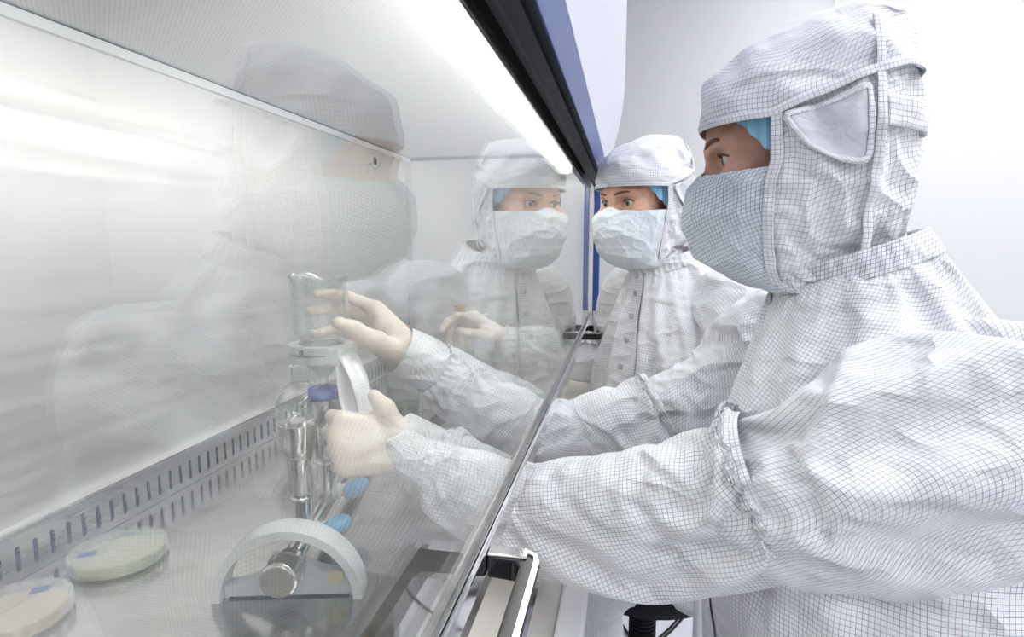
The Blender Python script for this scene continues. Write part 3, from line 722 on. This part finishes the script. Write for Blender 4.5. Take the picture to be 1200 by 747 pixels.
# ------------------------------------------------------------------ a worker in coverall, hood, mask and gloves
HU = [.143, .139, .131, .121, .097, .080, .045, .030, .0, -.012, -.032, -.060, -.096, -.115, -.130, -.139, -.150, -.175]
HF = [-.085, -.066, -.048, -.028, .010, .034, .037, .033, .030, .027, .042, .046, .037, .021, -.002, -.032, -.060, -.070]
HB = [-.145, -.158, -.164, -.167, -.170, -.173, -.178, -.179, -.181, -.182, -.182, -.182, -.183, -.184, -.186, -.187, -.188, -.188]
HW = [.94*v for v in (.020, .046, .064, .076, .090, .096, .100, .101, .101, .100, .099, .094, .085, .079, .075, .075, .078, .082)]
def interp(u, t):
    return np.interp(-np.asarray(u), -np.array(HU), np.array(t))
def person(label, S, Fh, Ft, dz, arms, fab, fmask, detail=1, body_fab=None, fine=.0019, face_yaw=0., leg_dir=None, leg_path=((-.05, -.60, 0), (.13, -.60, 0), (.27, -.60, 0), (.36, -.645, 0), (.37, -.80, 0), (.33, -1.0, 0)), pitch=.17, torso_c=-.168, hands=(), iris=(.16, .30, .33)):
    hood_fab = fab; body_fab = body_fab or fab
    S = np.asarray(S, float); Fh = nrm((*Fh, 0)); Lh = np.array([-Fh[1], Fh[0], 0]); Ft = nrm((*Ft, 0)); Lt = np.array([-Ft[1], Ft[0], 0])
    C = S+Ft*torso_c
    base = np.array([C[0], C[1], -.69])
    P0 = thing('person', base, label, 'person')
    b0 = C*[1, 1, 0]; Fl = nrm((*(leg_dir or Ft[:2]), 0)); Ll = np.array([-Fl[1], Fl[0], 0])
    legs = {s_: [b0+Ll*(.085+l_*.0)*s_+Fl*f_+UP*z for f_, z, l_ in leg_path] for s_ in (-1, 1)}
    # ---- body: head with face, neck, trunk, arms and legs as one skin
    cp_, sp_ = math.cos(pitch), math.sin(pitch)
    Fy = nrm(Fh+Lh*face_yaw); Lh_ = Lh; Lh = np.array([-Fy[1], Fy[0], 0])
    Fp = Fy*cp_-UP*sp_; Up = Fy*sp_+UP*cp_
    hl = lambda f, l, u: S+Fp*f+Lh*l+Up*u
    def axis(lo, hi, c):
        a = np.concatenate([np.arange(c-.052, c+.0521, fine)]); b = a[0]; e = a[-1]
        return np.concatenate([np.arange(b-.009, lo, -.011)[::-1], a, np.arange(e+.009, hi, .011)])
    ext = np.array([C+Lt*.30+Ft*.5, C-Lt*.30+Ft*.5, C+Lt*.3-Ft*.2, C-Lt*.3-Ft*.2]+[p for a in arms for p in a[0]])
    fc_ = S+Fh*.0
    X = axis(ext[:, 0].min()-.05, ext[:, 0].max()+.05, fc_[0]); Y = axis(ext[:, 1].min()-.05, ext[:, 1].max()+.05, fc_[1]); Z = axis(-.98, S[2]+.16, S[2])
    G = grid(X, Y, Z); Q = np.stack([(G-S.astype(np.float32))@Fp.astype(np.float32), (G-S.astype(np.float32))@Lh.astype(np.float32), (G-S.astype(np.float32))@Up.astype(np.float32)], -1)
    Qa = Q.copy(); Qa[..., 1] = np.abs(Qa[..., 1])
    D = ell(Q, (-.072, 0, .030), (.094, .070, .078))
    D = smin(D, ell(Q, (-.034, 0, -.028), (.053, .060, .080)), .03)
    D = smin(D, ell(Q, (-.028, 0, -.078), (.047, .045, .040)), .03)
    D = smin(D, caps(Qa, (.016, .008, .013), (.004, .044, .018), .0085, .007), .014)
    D = smin(D, caps(Q, (.015, 0, .006), (.036, 0, -.040), .0070, .0125), .010)
    D = smin(D, ell(Qa, (.000, .044, -.030), (.022, .024, .022)), .02)
    D = -smin(-D, ell(Qa, (.020, .031, -.001), (.014, .019, .0125)), .008)
    eye = ell(Qa, (.0012, .0325, -.001), (.0137, .0143, .0139))
    slit = np.maximum(np.abs(Qa[..., 2]+.0008)-(.0060-((Qa[..., 1]-.0330)/.0155)**2*.0060), -(Qa[..., 0]-.003))
    D = smin(D, np.maximum(eye, -slit), .004)
    D = np.minimum(D, ell(Q, (.020, 0, -.094), (.010, .022, .010)))
    D = smin(D, ell(Qa, (-.085, .076, -.012), (.017, .008, .030)), .006)
    D = np.where(np.maximum(eye, -slit) < 0, D, D)
    nk = S+Fh*-.10+UP*-.08
    D = smin(D, caps(G, nk, C+UP*(-.10-S[2]+0) if False else np.array([C[0], C[1], -.14+dz]), .045, .05), .03)
    sh = [a[0][0] for a in arms]
    D = smin(D, ell(G, (C[0], C[1], -.38+dz), (.11, .11, .26)), .05)
    for a in arms:
        pts = [np.asarray(p, float) for p in list(a[1][1:4])+list(a[3][2:])]
        D = smin(D, caps(G, np.array([C[0], C[1], -.19+dz]), pts[0]-UP*.02, .05, .03), .02)
        k = len(pts)
        for i in range(k-1): D = smin(D, caps(G, pts[i]-UP*(.02 if i == 0 else 0), pts[i+1], .024-.005*i/(k-1), .024-.005*(i+1)/(k-1)), .01)
    for s_ in (-1, 1): D = smin(D, caps(G, legs[s_][0], legs[s_][2], .07, .05), .04)
    V, F = surfnet(D, X, Y, Z); V = relax(V, F, 1, .4)
    body = obj('body', (V, F), 'skin', P0, smooth=True)
    for s_ in (-1, 1):
        ec = hl(.0012, .0325*s_, -.001); look = nrm(Fp+Lh*.0-Up*.10)
        e = obj('eye', lathe([(.0122*math.sin(a), -.0122*math.cos(a)) for a in np.linspace(0, PI, 17)], ec, look, 24), 'eye_white', body, smooth=True)
        obj('iris', lathe([(.0001, .0125)]+[(.0125*math.sin(a), .0125*math.cos(a)) for a in np.linspace(.05, .46, 6)], ec, look, 24), 'iris', e, smooth=True)
        obj('pupil', lathe([(.0001, .0127)]+[(.0127*math.sin(a), .0127*math.cos(a)) for a in np.linspace(.03, .19, 4)], ec, look, 20), 'pupil', e, smooth=True)
        bp = spline([hl(.0258, .012*s_, .0178), hl(.0236, .024*s_, .0205), hl(.0168, .037*s_, .0212), hl(.0050, .050*s_, .0155)], 16)
        obj('eyebrow', tube(bp, spline(np.array([.0018, .0026, .0022, .0006]), 16), 8, up=Up, rv=.0018), 'brow_hair', body, smooth=True)
        lp = spline([hl(.0085, .0195*s_, .0010), hl(.0148, .028*s_, .0056), hl(.0136, .037*s_, .0054), hl(.0060, .0465*s_, .0010)], 14)
        obj('eyelashes', tube(lp, .0012, 6, up=Up, rv=.0022), 'brow_hair', body, smooth=True)
    Lh = Lh_
    # ---- hood, one surface function H(theta,u): theta 0 = front, + = left
    def H(th, u, off=0.):
        th = np.asarray(th, float); u = np.asarray(u, float); th, u = np.broadcast_arrays(th, u)
        ff, fb, hw = interp(u, HF)+off, interp(u, HB)-off, interp(u, HW)+off
        fm = -.075*np.ones_like(ff); fm = np.where(ff-.03 < fm, (ff+fb)/2, fm)
        c, s = np.cos(th), np.sin(th); e = .90
        cc = np.sign(c)*np.abs(c)**e; ss = np.sign(s)*np.abs(s)**e
        f_ = np.where(c > 0, fm+(ff-fm)*cc, fm+(fm-fb)*cc)
        return S+Fh*f_[..., None]+Lh*(hw*ss)[..., None]+UP*u[..., None]
    TE = math.radians(74)
    seam = lambda th: np.interp(np.abs(th), [0, TE*.5, TE, 1.6, 1.95, 2.4, PI], [.030, .029, .029, .044, .060, .072, .075])
    mtop = lambda th: np.interp(np.abs(th), [0, .25, .7, 1.3], [-.010, -.018, -.020, -.017])
    n = 150; TR, TS, TC = [], [], []
    th = np.linspace(-PI, PI, n, endpoint=False); s = np.linspace(0, 1, 56)[:, None]
    tpz = .1429
    u1 = seam(th)[None]*(1-s)+tpz*s
    R = H(th[None]+0*u1, u1); Rr = blur(R, 3); R[1:-1] = Rr[1:-1]
    q = (R-S)@np.stack([Fh, Lh, UP]).T
    dsp = .0065*creases(q*[1, 1, 1.5], 38, 21)*np.clip(s*5, 0, 1)+.0022*creases(q, 95, 22)
    cr = lobj('hood', np.concatenate([R, np.repeat(R[-1:].mean(1, keepdims=True), n, 1)], 0), fab, P0, disp=np.concatenate([dsp, dsp[-1:]], 0))
    SIM.append(dict(o=cr, pin=rows(57, n, 2, 0, .10), shrink=-.10, grav=.05, bend=.6, carry=TR))
    # sides and back below the seam, face opening left free
    th2 = np.linspace(TE, 2*PI-TE, 120); s2 = np.linspace(0, 1, 80)[:, None]; tw = np.where(th2 > PI, th2-2*PI, th2)
    u2 = -.150*(1-s2)+(seam(tw)[None]+.012)*s2
    R2 = H(th2[None]+0*u2, u2, -.001-.004*np.clip((s2-.9)/.1, 0, 1)+0*u2); q = (R2-S)@np.stack([Fh, Lh, UP]).T
    edge = np.clip(np.minimum(th2-TE, 2*PI-TE-th2)/.25, 0, 1)
    low = np.exp(-((q[..., 2]+.125)/.035)**2)
    D2 = (.0062*creases(q*[1.2, 1, .8], 34, 31)+.0026*creases(q, 85, 32)+.008*low*creases(q*[.7, 1, 1.6], 42, 33))*edge-.002
    D2 += -.010*np.exp(-((q[..., 2]+.10)/.02)**2)*np.exp(-((q[..., 0]+.12)/.05)**2)
    hs = lobj('hood_side', R2, fab, P0, closed=False, disp=D2)
    w_ = np.full((80, 120), .10); w_[:, :2] = 1; w_[:, -2:] = 1; w_[-2:] = 1; w_[:3] = .5
    SIM.append(dict(o=hs, pin=w_.ravel(), shrink=-.11, grav=.1, bend=.6, carry=TS))
    th3 = np.linspace(-PI, PI, n, endpoint=False); s3 = np.linspace(0, 1, 16)[:, None]
    u3 = -.185*(1-s3)+(-.134)*s3
    R3 = H(th3[None]+0*u3, u3, -.005); q = (R3-S)@np.stack([Fh, Lh, UP]).T
    lobj('hood_neck', R3, fab, P0, disp=.005*creases(q*[1, 1, 1.6], 60, 41))
    # mask
    thm = np.linspace(-TE-.03, TE+.03, 72); sm = np.linspace(0, 1, 56)[:, None]
    um = -.1395*(1-sm)+mtop(thm)[None]*sm
    Rm = H(thm[None]+0*um, um, .0015)
    k = np.exp(-(thm/.5)**2)[None]*np.sin(np.clip(sm, 0, 1)*PI)
    q = (Rm-S)@np.stack([Fh, Lh, UP]).T
    Dm = .006*k+.0030*creases(q*[1, .6, 1.8], 48, 51)+.001*creases(q, 120, 52)+.0035*np.exp(-((sm-.52)/.05)**2)*np.cos(thm)[None]**2*0
    mk = lobj('face_mask', Rm, fmask, P0, closed=False, disp=Dm, solid=.0015)
    w_ = np.full((56, 72), .25); w_[:, :2] = 1; w_[:, -2:] = 1; w_[-2:] = 1; w_[:2] = 1
    SIM.append(dict(o=mk, pin=w_.ravel(), shrink=-.035, grav=0., bend=1.2))
    def band(name, ths, us, wd, off, par, material='trim_fabric', m2=6, w_dir='u', N_=60):
        ths = np.interp(np.linspace(0, 1, N_), np.linspace(0, 1, len(ths)), ths); us = np.interp(np.linspace(0, 1, N_), np.linspace(0, 1, len(us)), us)
        cpt = H(ths, us, off); T_ = np.gradient(cpt, axis=0); T_ /= np.linalg.norm(T_, axis=1)[:, None]
        nn = np.cross(H(ths+.01, us, off)-cpt, H(ths, us+.002, off)-cpt); nn /= np.linalg.norm(nn, axis=1)[:, None]
        B = np.cross(nn, T_)
        w_ = np.linspace(-.5, .5, m2)
        RR = cpt[None]+B[None]*(w_[:, None, None]*wd)+nn[None]*((.25-w_**2)*.0035)[:, None, None]
        ob_ = lobj(name, RR, material, par, closed=False, solid=.001); (TR if par == cr else TS).append(ob_); return ob_
    for sg in (1, -1):
        tt = sg*np.array([TE, TE+.0, TE+.0, TE+.0, TE-.03])
        band('edge_trim', tt+sg*.035, [.030, -.01, -.05, -.095, -.137], .0105, .0015, hs)
        tb_ = sg*np.linspace(.0, PI, 40); band('seam_trim', tb_, seam(tb_)+.003, .008, .0018, cr)
        # ear vent: mesh window with piping
        pv = np.array([(1.40, .026), (1.55, .033), (1.75, .042), (1.93, .049), (1.97, .044), (1.99, .012), (1.97, -.010), (1.80, -.010), (1.62, -.004), (1.50, .008), (1.40, .026)])
        band('vent_piping', sg*spline(pv[:, 0], 60), spline(pv[:, 1], 60), .0055, .0028, hs, N_=90)
        cen = pv[:-1].mean(0); rr_ = np.linspace(0, 1, 12)[:, None]; bo = spline(pv, 60)
        tv = cen[0]+(bo[None, :, 0]-cen[0])*rr_; uv_ = cen[1]+(bo[None, :, 1]-cen[1])*rr_
        RV = H(sg*tv, uv_, .0022); TS.append(lobj('vent_window', RV, 'vent_fabric', hs, closed=False))
        band('crown_strap', sg*np.array([2.08, 2.09, 2.08, 2.05, 2.02]), [.118, .09, .03, -.05, -.10], .009, .0022, hs)
    band('back_tab', [2.12, 2.5, 3.1, 3.7, 4.16], [.030, .030, .030, .030, .030], .026, .0022, hs)
    # blue bouffant cap under the hood
    thc = np.linspace(-PI, PI, 160, endpoint=False); lowc = np.interp(np.abs(thc), [0, .55, .80, 1.0, 1.2, 1.35, PI], [.060, .045, .032, .016, -.002, -.012, -.02])+.0032*np.abs(np.sin(thc*19))
    sc_ = np.linspace(0, 1, 22)[:, None]; uc = lowc[None]*(1-sc_)+.128*sc_
    RC = H(thc[None]+0*uc, np.minimum(uc, .115), -.012-.012*np.clip(np.abs(thc)-1.5, 0, 1)[None]+0*uc); lobj('bouffant_cap', RC, 'cap_blue', P0, disp=(.0030*np.sin(thc*38+3*sc_)*(1-sc_)**.5))
    fab = body_fab
    # ---- coverall trunk: rings from seat to collar
    tz = np.array([-.72, -.69, -.62, -.50, -.38, -.28, -.22, -.178, -.145, -.112, -.080, -.053, -.029, -.010])+dz
    thd = np.array([.10, .145, .155, .150, .155, .165, .165, .155, .140, .122, .104, .090, .080, .074])
    thw = np.array([.12, .185, .195, .190, .195, .202, .205, .200, .185, .160, .132, .110, .095, .087])
    tc_ = np.array([.0, .0, .0, .0, .002, .004, .006, .008, .012, .018, .025, .033, .040, .045])
    tilt = np.array([0, 0, 0, 0, 0, .02, .05, .10, .16, .22, .27, .31, .34, .36])
    m_ = 110; fi = lambda a: spline(a, m_)
    z_, hd_, hw_, c_, ti_ = fi(tz), fi(thd), fi(thw), fi(tc_), fi(tilt)
    tt = np.linspace(-PI, PI, 150, endpoint=False); co, si = np.cos(tt), np.sin(tt); e = .86
    co2, si2 = np.sign(co)*np.abs(co)**e, np.sign(si)*np.abs(si)**e
    fo = c_[:, None]+hd_[:, None]*co2
    R = (C*[1, 1, 0])+Ft*fo[..., None]+Lt*(hw_[:, None]*si2)[..., None]+UP*(z_[:, None]-ti_[:, None]*fo)[..., None]
    q = (R-C)@np.stack([Ft, Lt, UP]).T
    s_ = np.linspace(0, 1, m_)[:, None]
    D = (.009*creases(q*[1, 1, .7], 15, 61)+.002*creases(q*[1, 1.3, .6], 36, 62))*np.clip((1-s_)*6, .25, 1)
    cov = lobj('coverall', R, fab, P0, disp=D)
    Rf = R[::5, ::6].copy(); ctr = Rf.mean(1, keepdims=True); Rf = ctr+(Rf-ctr)*.88; Rf[..., 2] -= .006; Rf = Rf[1:-1]
    fv, ff_, _ = loft(Rf); SIM.append(dict(o=cov, pin=rows(m_, 150, 3, 3, .06), shrink=-.17, grav=.25, bend=4., carry=TC))
    # collar band, placket and snaps
    Rt = R[-1]; cen = Rt.mean(0)
    dirs = Rt-cen; dirs /= np.linalg.norm(dirs, axis=1)[:, None]
    rr = np.linspace(0, 1, 10)[:, None, None]
    nup = nrm(np.cross(Rt[10]-Rt[0], Rt[60]-Rt[0])); nup = nup if nup[2] > 0 else -nup
    RCo = Rt[None]+dirs[None]*.004+nup*(rr*.027-.010)-dirs[None]*rr*.008
    lobj('collar', RCo, 'trim_collar' if detail else fab, P0, disp=np.broadcast_to(.0012*np.sin(tt*40)[None], RCo.shape[:2])+.003*creases((RCo-cen)*[1, 1, 2], 45, 71), solid=.003)
    jf = int(np.argmin(np.abs(tt)))
    cols = np.array([jf-3, jf-2, jf-1, jf, jf+1, jf+2, jf+3]); nn = lnorm(R)
    sub = R[12:108]; pd = nn[12:108]; dd = D[12:108]
    prn = sub[:, cols]+pd[:, cols]*(dd[:, cols].mean(1, keepdims=True)+.004)[..., None]
    TC.append(lobj('placket', prn, fab, cov, closed=False, solid=.0015))
    ks = range(4, 92, 13)
    for k_ in ks:
        pc = prn[-1-k_, 3]; pn = nrm(pd[-1-k_, cols[3]])
        TC.append(obj('snap', lathe([(.0001, .0022), (.0028, .0022), (.0034, .0028), (.0050, .0028), (.0056, .0018), (.0056, -.001), (0, -.001)], pc+pn*.0004, pn, 18), 'snap', cov))
    # ---- sleeves, oversleeves and cuffs
    for ai, (pts, up_p, up_r, ov_p, ov_r, cuff, seed) in enumerate(arms):
        cuff = np.array(cuff, float); cuff = cuff+nrm(cuff[-1]-cuff[0])*.012; cuff[-1] = cuff[-1]+nrm(cuff[-1]-cuff[0])*.008
        so = sleeve('sleeve', up_p, up_r, cov, fab, n=88, m_=104, amp=.009, fr=15, seed=seed, gather=((1.0, .05, .004, 22),), ends=(.08, .0), sag=[0, .004, .01, .006, 0])
        af = np.array(up_p)+UP*.022; w_ = np.full((104, 88), .055); w_[:16] = np.linspace(1, .055, 16)[:, None]; w_[-3:] = 1
        SIM.append(dict(o=so, pin=np.round(w_, 3).ravel(), shrink=-.21, grav=.13, bend=4., col=[form(np.array(up_p), [.032, .034, .034, .034, .032])]))
        oo = sleeve('oversleeve', ov_p, ov_r, P0, fab, n=88, m_=104, amp=.007, fr=20, seed=seed+7, gather=((.085, .045, .0035, 24), (1., .03, .003, 20)), sag=[.0, .002, .002, .0, 0])
        eb = sleeve('elastic_band', np.array([spline(np.array(ov_p, float), 40)[i] for i in (1, 2, 4, 5)]), np.array([spline(np.array(ov_r, float), 40)[i] for i in (1, 2, 4, 5)])+.003, oo, fab, n=180, m_=26, amp=.001, fr=50, seed=seed+5, gather=((.5, .8, .0013, 30),))
        w_ = np.full((104, 88), .055); w_[:3] = 1; w_[-3:] = 1; w_[3:12] = .3
        SIM.append(dict(o=oo, pin=w_.ravel(), shrink=-.17, grav=.12, bend=3., carry=[eb], col=[form(np.array(ov_p)+UP*.004, [.042, .042, .040, .036, .032, .028])]))
        sleeve('knit_cuff', cuff, [.034, .0355, .0345, .033], P0, 'knit', n=100, m_=40, amp=.0015, fr=60, seed=seed+9, gather=((.3, .5, .0009, 34),))
    # ---- trouser legs and shoes
    for s_ in (-1, 1):
        lp = legs[s_]
        sleeve('trouser_leg', lp, [.10, .098, .09, .085, .07, .062], cov, fab, amp=.012, fr=18, seed=80+s_, n=80, m_=100)
        fp = lp[-1]-UP*.045
        obj('overshoe', tube(spline([fp-Fl*.07, fp-Fl*.02+UP*.012, fp+Fl*.06, fp+Fl*.15-UP*.008, fp+Fl*.185-UP*.012], 20), spline(np.array([.02, .05, .042, .03, .008]), 20), 20, up=UP, rv=spline(np.array([.02, .042, .045, .045, .012]), 20)), 'shoe', P0, smooth=True)
    for hk in hands: hand('glove', parent=P0, **hk)
    return P0

M = mat('skin', (.60, .36, .26), .45, Subsurface_Weight=.25, Subsurface_Radius=(.012, .005, .003), Subsurface_Scale=.4)
nz = noise(M, 60, 4); L(M, mixc(M, ramp(M, nz, .35, .65), (.64, .34, .235), (.74, .45, .33)), bs(M).inputs['Base Color']); bump(M, noise(M, 260, 3), .12, .0006)
mat('eye_white', (.80, .78, .76), .12); mat('iris', (.17, .20, .17), .1); mat('pupil', (.01, .01, .01), .06); mat('brow_hair', (.16, .085, .055), .8)
mat('cap_blue', (.34, .68, .92), .6, Sheen_Weight=.3)
fabric('trim_collar', (.84, .84, .87), (.2, .21, .28), pitch=.0042, width=.06, bumpy=.3)

# near worker
SL = np.array([.1147, .7212, .0890])
armL = ([(.285, .545, -.13), (.12, .545, -.235), (.025, .565, -.275), (-.1, .612, -.283), (-.222, .630, -.242)],
        [(.290, .635, -.165), (.285, .570, -.150), (.22, .53, -.160), (.145, .535, -.197), (.06, .555, -.243)], [.070, .088, .090, .064, .045],
        [(.130, .537, -.206), (.105, .545, -.220), (.02, .567, -.252), (-.09, .607, -.285), (-.16, .622, -.267), (-.208, .629, -.248)], [.070, .068, .061, .050, .046, .036],
        [(-.198, .628, -.252), (-.210, .629, -.247), (-.224, .631, -.241), (-.236, .632, -.236)], 101)
armR = ([(.255, .895, -.12), (.13, .91, -.20), (.03, .89, -.265), (-.1, .865, -.283), (-.262, .747, -.160)],
        [(.285, .83, -.165), (.258, .890, -.155), (.18, .915, -.170), (.11, .91, -.215), (.015, .890, -.266)], [.070, .094, .090, .058, .042],
        [(.060, .897, -.250), (.035, .893, -.262), (-.03, .882, -.276), (-.10, .865, -.284), (-.19, .805, -.222), (-.250, .756, -.168)], [.062, .060, .062, .049, .050, .038],
        [(-.240, .764, -.176), (-.250, .756, -.168), (-.263, .747, -.159), (-.274, .739, -.151)], 131)
WL = np.array([-.238, .632, -.235]); WR = np.array([-.276, .737, -.150])
hL = dict(W=WL, root=np.array([-.195, .628, -.253]), X=atY(424, 520, .603)-WL, back=(-.58, -.78, .25), side=1, sc=.88, thumb=None,
          flex=[(1.4, 1.2, .8), (1.45, 1.2, .8), (1.45, 1.2, .8), (1.4, 1.2, .8)],
          tworld=[(atY(474, 530, .625), .0155), (atY(465, 502, .617), .0130), (atY(452, 480, .615), .0112), (atY(438, 464, .618), .0088)])
hR = dict(W=WR, root=np.array([-.240, .764, -.176]), X=(-.80, .46, .40), back=(.42, .86, .25), side=-1, sc=.94, thumb=None,
          flex=[(.42, .45, .3), (.52, .5, .35), (.62, .6, .4), (.7, .7, .4)],
          tworld=[((-.287, .722, -.142), .0155), ((-.303, .693, -.124), .0132), ((-.320, .668, -.107), .0113), (atY(398, 379, .648), .0090)])
person('worker in a gridded white coverall and hood, seen in profile, holding the funnel and clamp', SL, (-.975, .22), (-.975, .20), 0., [armL, armR], 'fabric', 'mask_fabric', body_fab='fabric_body', face_yaw=.16, leg_path=((-.03, -.60, 0), (.05, -.68, 0), (.11, -.79, 0), (.13, -.90, 0), (.11, -1.02, 0), (.06, -1.19, 0)), hands=[hL, hR])
# far worker
S2 = atY(727, 237, 1.29); d2 = S2[2]-.089
armL2 = ([(.227, 1.25, -.13), (.22, 1.18, -.27), (.14, 1.16, -.40), (.02, 1.20, -.43)],
         [(.16, 1.32, -.16), (.222, 1.25, -.145), (.245, 1.20, -.22), (.235, 1.175, -.31), (.19, 1.165, -.38)], [.066, .086, .086, .07, .048],
         [(.225, 1.165, -.345), (.20, 1.16, -.375), (.15, 1.16, -.405), (.10, 1.175, -.425), (.06, 1.19, -.43), (.02, 1.20, -.43)], [.06, .062, .060, .052, .044, .036],
         [(.03, 1.198, -.43), (.02, 1.20, -.43), (.01, 1.202, -.43), (.0, 1.204, -.43)], 161)
w2 = atY(600, 402, 1.36)
armR2 = ([(.036, 1.51, -.11), (.02, 1.50, -.24), (-.03, 1.46, -.31), (-.12, 1.42, -.285), tuple(w2)],
         [(.10, 1.45, -.16), (.047, 1.502, -.135), (.03, 1.51, -.19), (.015, 1.50, -.25), (-.005, 1.48, -.29)], [.060, .080, .078, .070, .050],
         [(.0, 1.485, -.28), (-.02, 1.47, -.30), (-.06, 1.445, -.300), (-.12, 1.42, -.285), (-.19, 1.385, -.245), tuple(w2+[.012, .004, -.010])], [.056, .057, .055, .046, .045, .036],
         [tuple(w2+[.02, .006, -.012]), tuple(w2+[.010, .003, -.006]), tuple(w2+[-.002, 0, 0]), tuple(w2+[-.012, -.003, .006])], 191)
hR2 = dict(W=w2+[-.012, -.003, .006], X=atY(562, 378, 1.36)-w2, back=(-.1, .3, .95), side=-1, h=.0022,
           flex=[(.55, .7, .4), (.9, .8, .5), (1.1, .9, .5), (1.2, .9, .5)],
           thumb=[((.018, .022, -.008), .015), ((.05, .040, -.024), .0122), ((.080, .036, -.038), .0105), ((.104, .030, -.046), .0085)])
hL2 = dict(W=np.array([.0, 1.204, -.43]), X=(-.9, .1, .1), back=(0, -.4, .9), side=1, h=.0026,
           flex=[(.3, .4, .3)]*4, thumb=[((.018, .022, -.008), .015), ((.05, .044, -.02), .0122), ((.07, .056, -.030), .0105), ((.09, .060, -.034), .0085)])
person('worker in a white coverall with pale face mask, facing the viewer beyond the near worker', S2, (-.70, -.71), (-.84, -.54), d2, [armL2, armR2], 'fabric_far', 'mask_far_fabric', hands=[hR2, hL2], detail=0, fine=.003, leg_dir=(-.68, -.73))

simcloth()
# ------------------------------------------------------------------ inoculation loop, stools, hose and small fittings
lp0 = atY(549, 371, 1.33); lp1 = atY(503, 377, 1.30)
loop = thing('inoculation_loop', lp0, 'thin wire inoculation loop between the far worker\'s fingers', 'loop')
obj('holder', tube([lp0+nrm(lp0-lp1)*.05, lp0+(lp1-lp0)*.25], .0022, 10), 'polished_steel', loop, smooth=True)
obj('wire', tube([lp0+(lp1-lp0)*.22, lp1], .0008, 6), 'chrome', loop, smooth=True)
a_ = np.linspace(0, 2*PI, 20); lc = lp1+nrm(lp1-lp0)*.004
obj('ring', tube([lc+np.array([.004*math.cos(t), 0, .004*math.sin(t)]) for t in a_], .0007, 6), 'chrome', loop, smooth=True)
def stool(c, label):
    t = thing('lab_stool', (c[0], c[1], -ZC), label, 'stool', 'lab stools under the workers')
    cc = (c[0], c[1], 0)
    obj('seat', lathe([(0, -.80), (.14, -.80), (.185, -.785), (.195, -.76), (.19, -.735), (.16, -.725), (0, -.727)], cc, n=44), 'black_rubber', t, smooth=True)
    pr = [(.029, -1.16)]
    for i in range(36): z = -1.155+i*.0098; pr += [(.029, z), (.0325, z+.002), (.0325, z+.006), (.029, z+.008)]
    obj('gas_lift', lathe(pr+[(.024, -.801), (0, -.801)], cc, n=28), 'black_rubber', t)
    obj('foot_ring', lathe([(.20+.011*math.cos(a), -.97+.011*math.sin(a)) for a in np.linspace(0, 2*PI, 12, endpoint=False)], cc, n=56, closed=True), 'black_gloss', t, smooth=True)
    for k in range(3):
        a = k*2*PI/3+.9; e = np.array([math.cos(a), math.sin(a), 0]); p = np.array(cc)
        obj('ring_spoke', tube([p+e*.028-UP*1.0, p+e*.12-UP*.99, p+e*.197-UP*.97], .007, 10), 'black_gloss', t, smooth=True)
    for k in range(5):
        a = k*2*PI/5+.3; e = np.array([math.cos(a), math.sin(a), 0]); p = np.array(cc)
        l = obj('leg', tube(spline([p+e*.02-UP*1.165, p+e*.14-UP*1.18, p+e*.27-UP*1.225], 10), np.linspace(.024, .015, 10), 14), 'black_rubber', t, smooth=True)
        obj('caster', lathe([(0, -.016), (.02, -.016), (.026, -.012), (.026, .012), (.02, .016), (0, .016)], p+e*.27-UP*(ZC-.0265), np.cross(e, UP), 24), 'black_rubber', l)
stool((.062, 1.375), 'black lab stool with a ribbed column under the far worker')
stool((.39, .665), 'black lab stool under the near worker')
h0 = atY(820, 705, 1.12)
hp_ = spline([(-.12, 1.13, -.502), (-.10, 1.13, -.535), (-.03, 1.13, -.56), (.07, 1.125, -.545), (h0[0]-.004, 1.12, -.575), (h0[0], 1.12, -.68), (h0[0]+.002, 1.12, -.9), (h0[0]+.01, 1.12, -1.15), (h0[0]+.06, 1.14, -ZC+.014), (h0[0]+.3, 1.3, -ZC+.0125)], 90)
obj('drain_hose', tube(hp_, .0115, 16), 'white_hose', smooth=True, label='white plastic hose running from under the cabinet to the floor', cat='hose')
k0 = spline([(.02, 1.9, -ZC+.006), (.10, 1.75, -ZC+.006), (.22, 1.72, -ZC+.006), (.36, 1.80, -ZC+.006), (.55, 1.95, -ZC+.006), (.75, 2.3, -ZC+.006), (.78, RY1-.01, -ZC+.006)], 60)
obj('power_cable', tube(k0, .0055, 10), 'black_gloss', smooth=True, label='black power cable lying on the white floor behind the stool', cat='cable')
g0 = atY(728, 79, CY1+.05)
obj('hood_clip', tube([g0+[.0, 0, .012], g0+[.002, 0, .006], g0+[.006, 0, -.006], g0+[.002, 0, -.012]], [.003, .007, .007, .003], 10), 'green_plastic', cab, smooth=True, label='tiny dark green clip')
c0 = atY(978, 18, RY1-.02)
pc_ = thing('pull_cord', (c0[0], c0[1], c0[2]), 'thin white cord hanging in front of the back wall', 'cord')
obj('cord', tube([c0, (c0[0], c0[1], RZ1-.001)], .003, 8), 'white_hose', pc_, smooth=True)
obj('bob', lathe([(0, -.02), (.006, -.018), (.007, -.008), (.003, .002), (0, .002)], c0, n=16), 'white_hose', pc_, smooth=True)
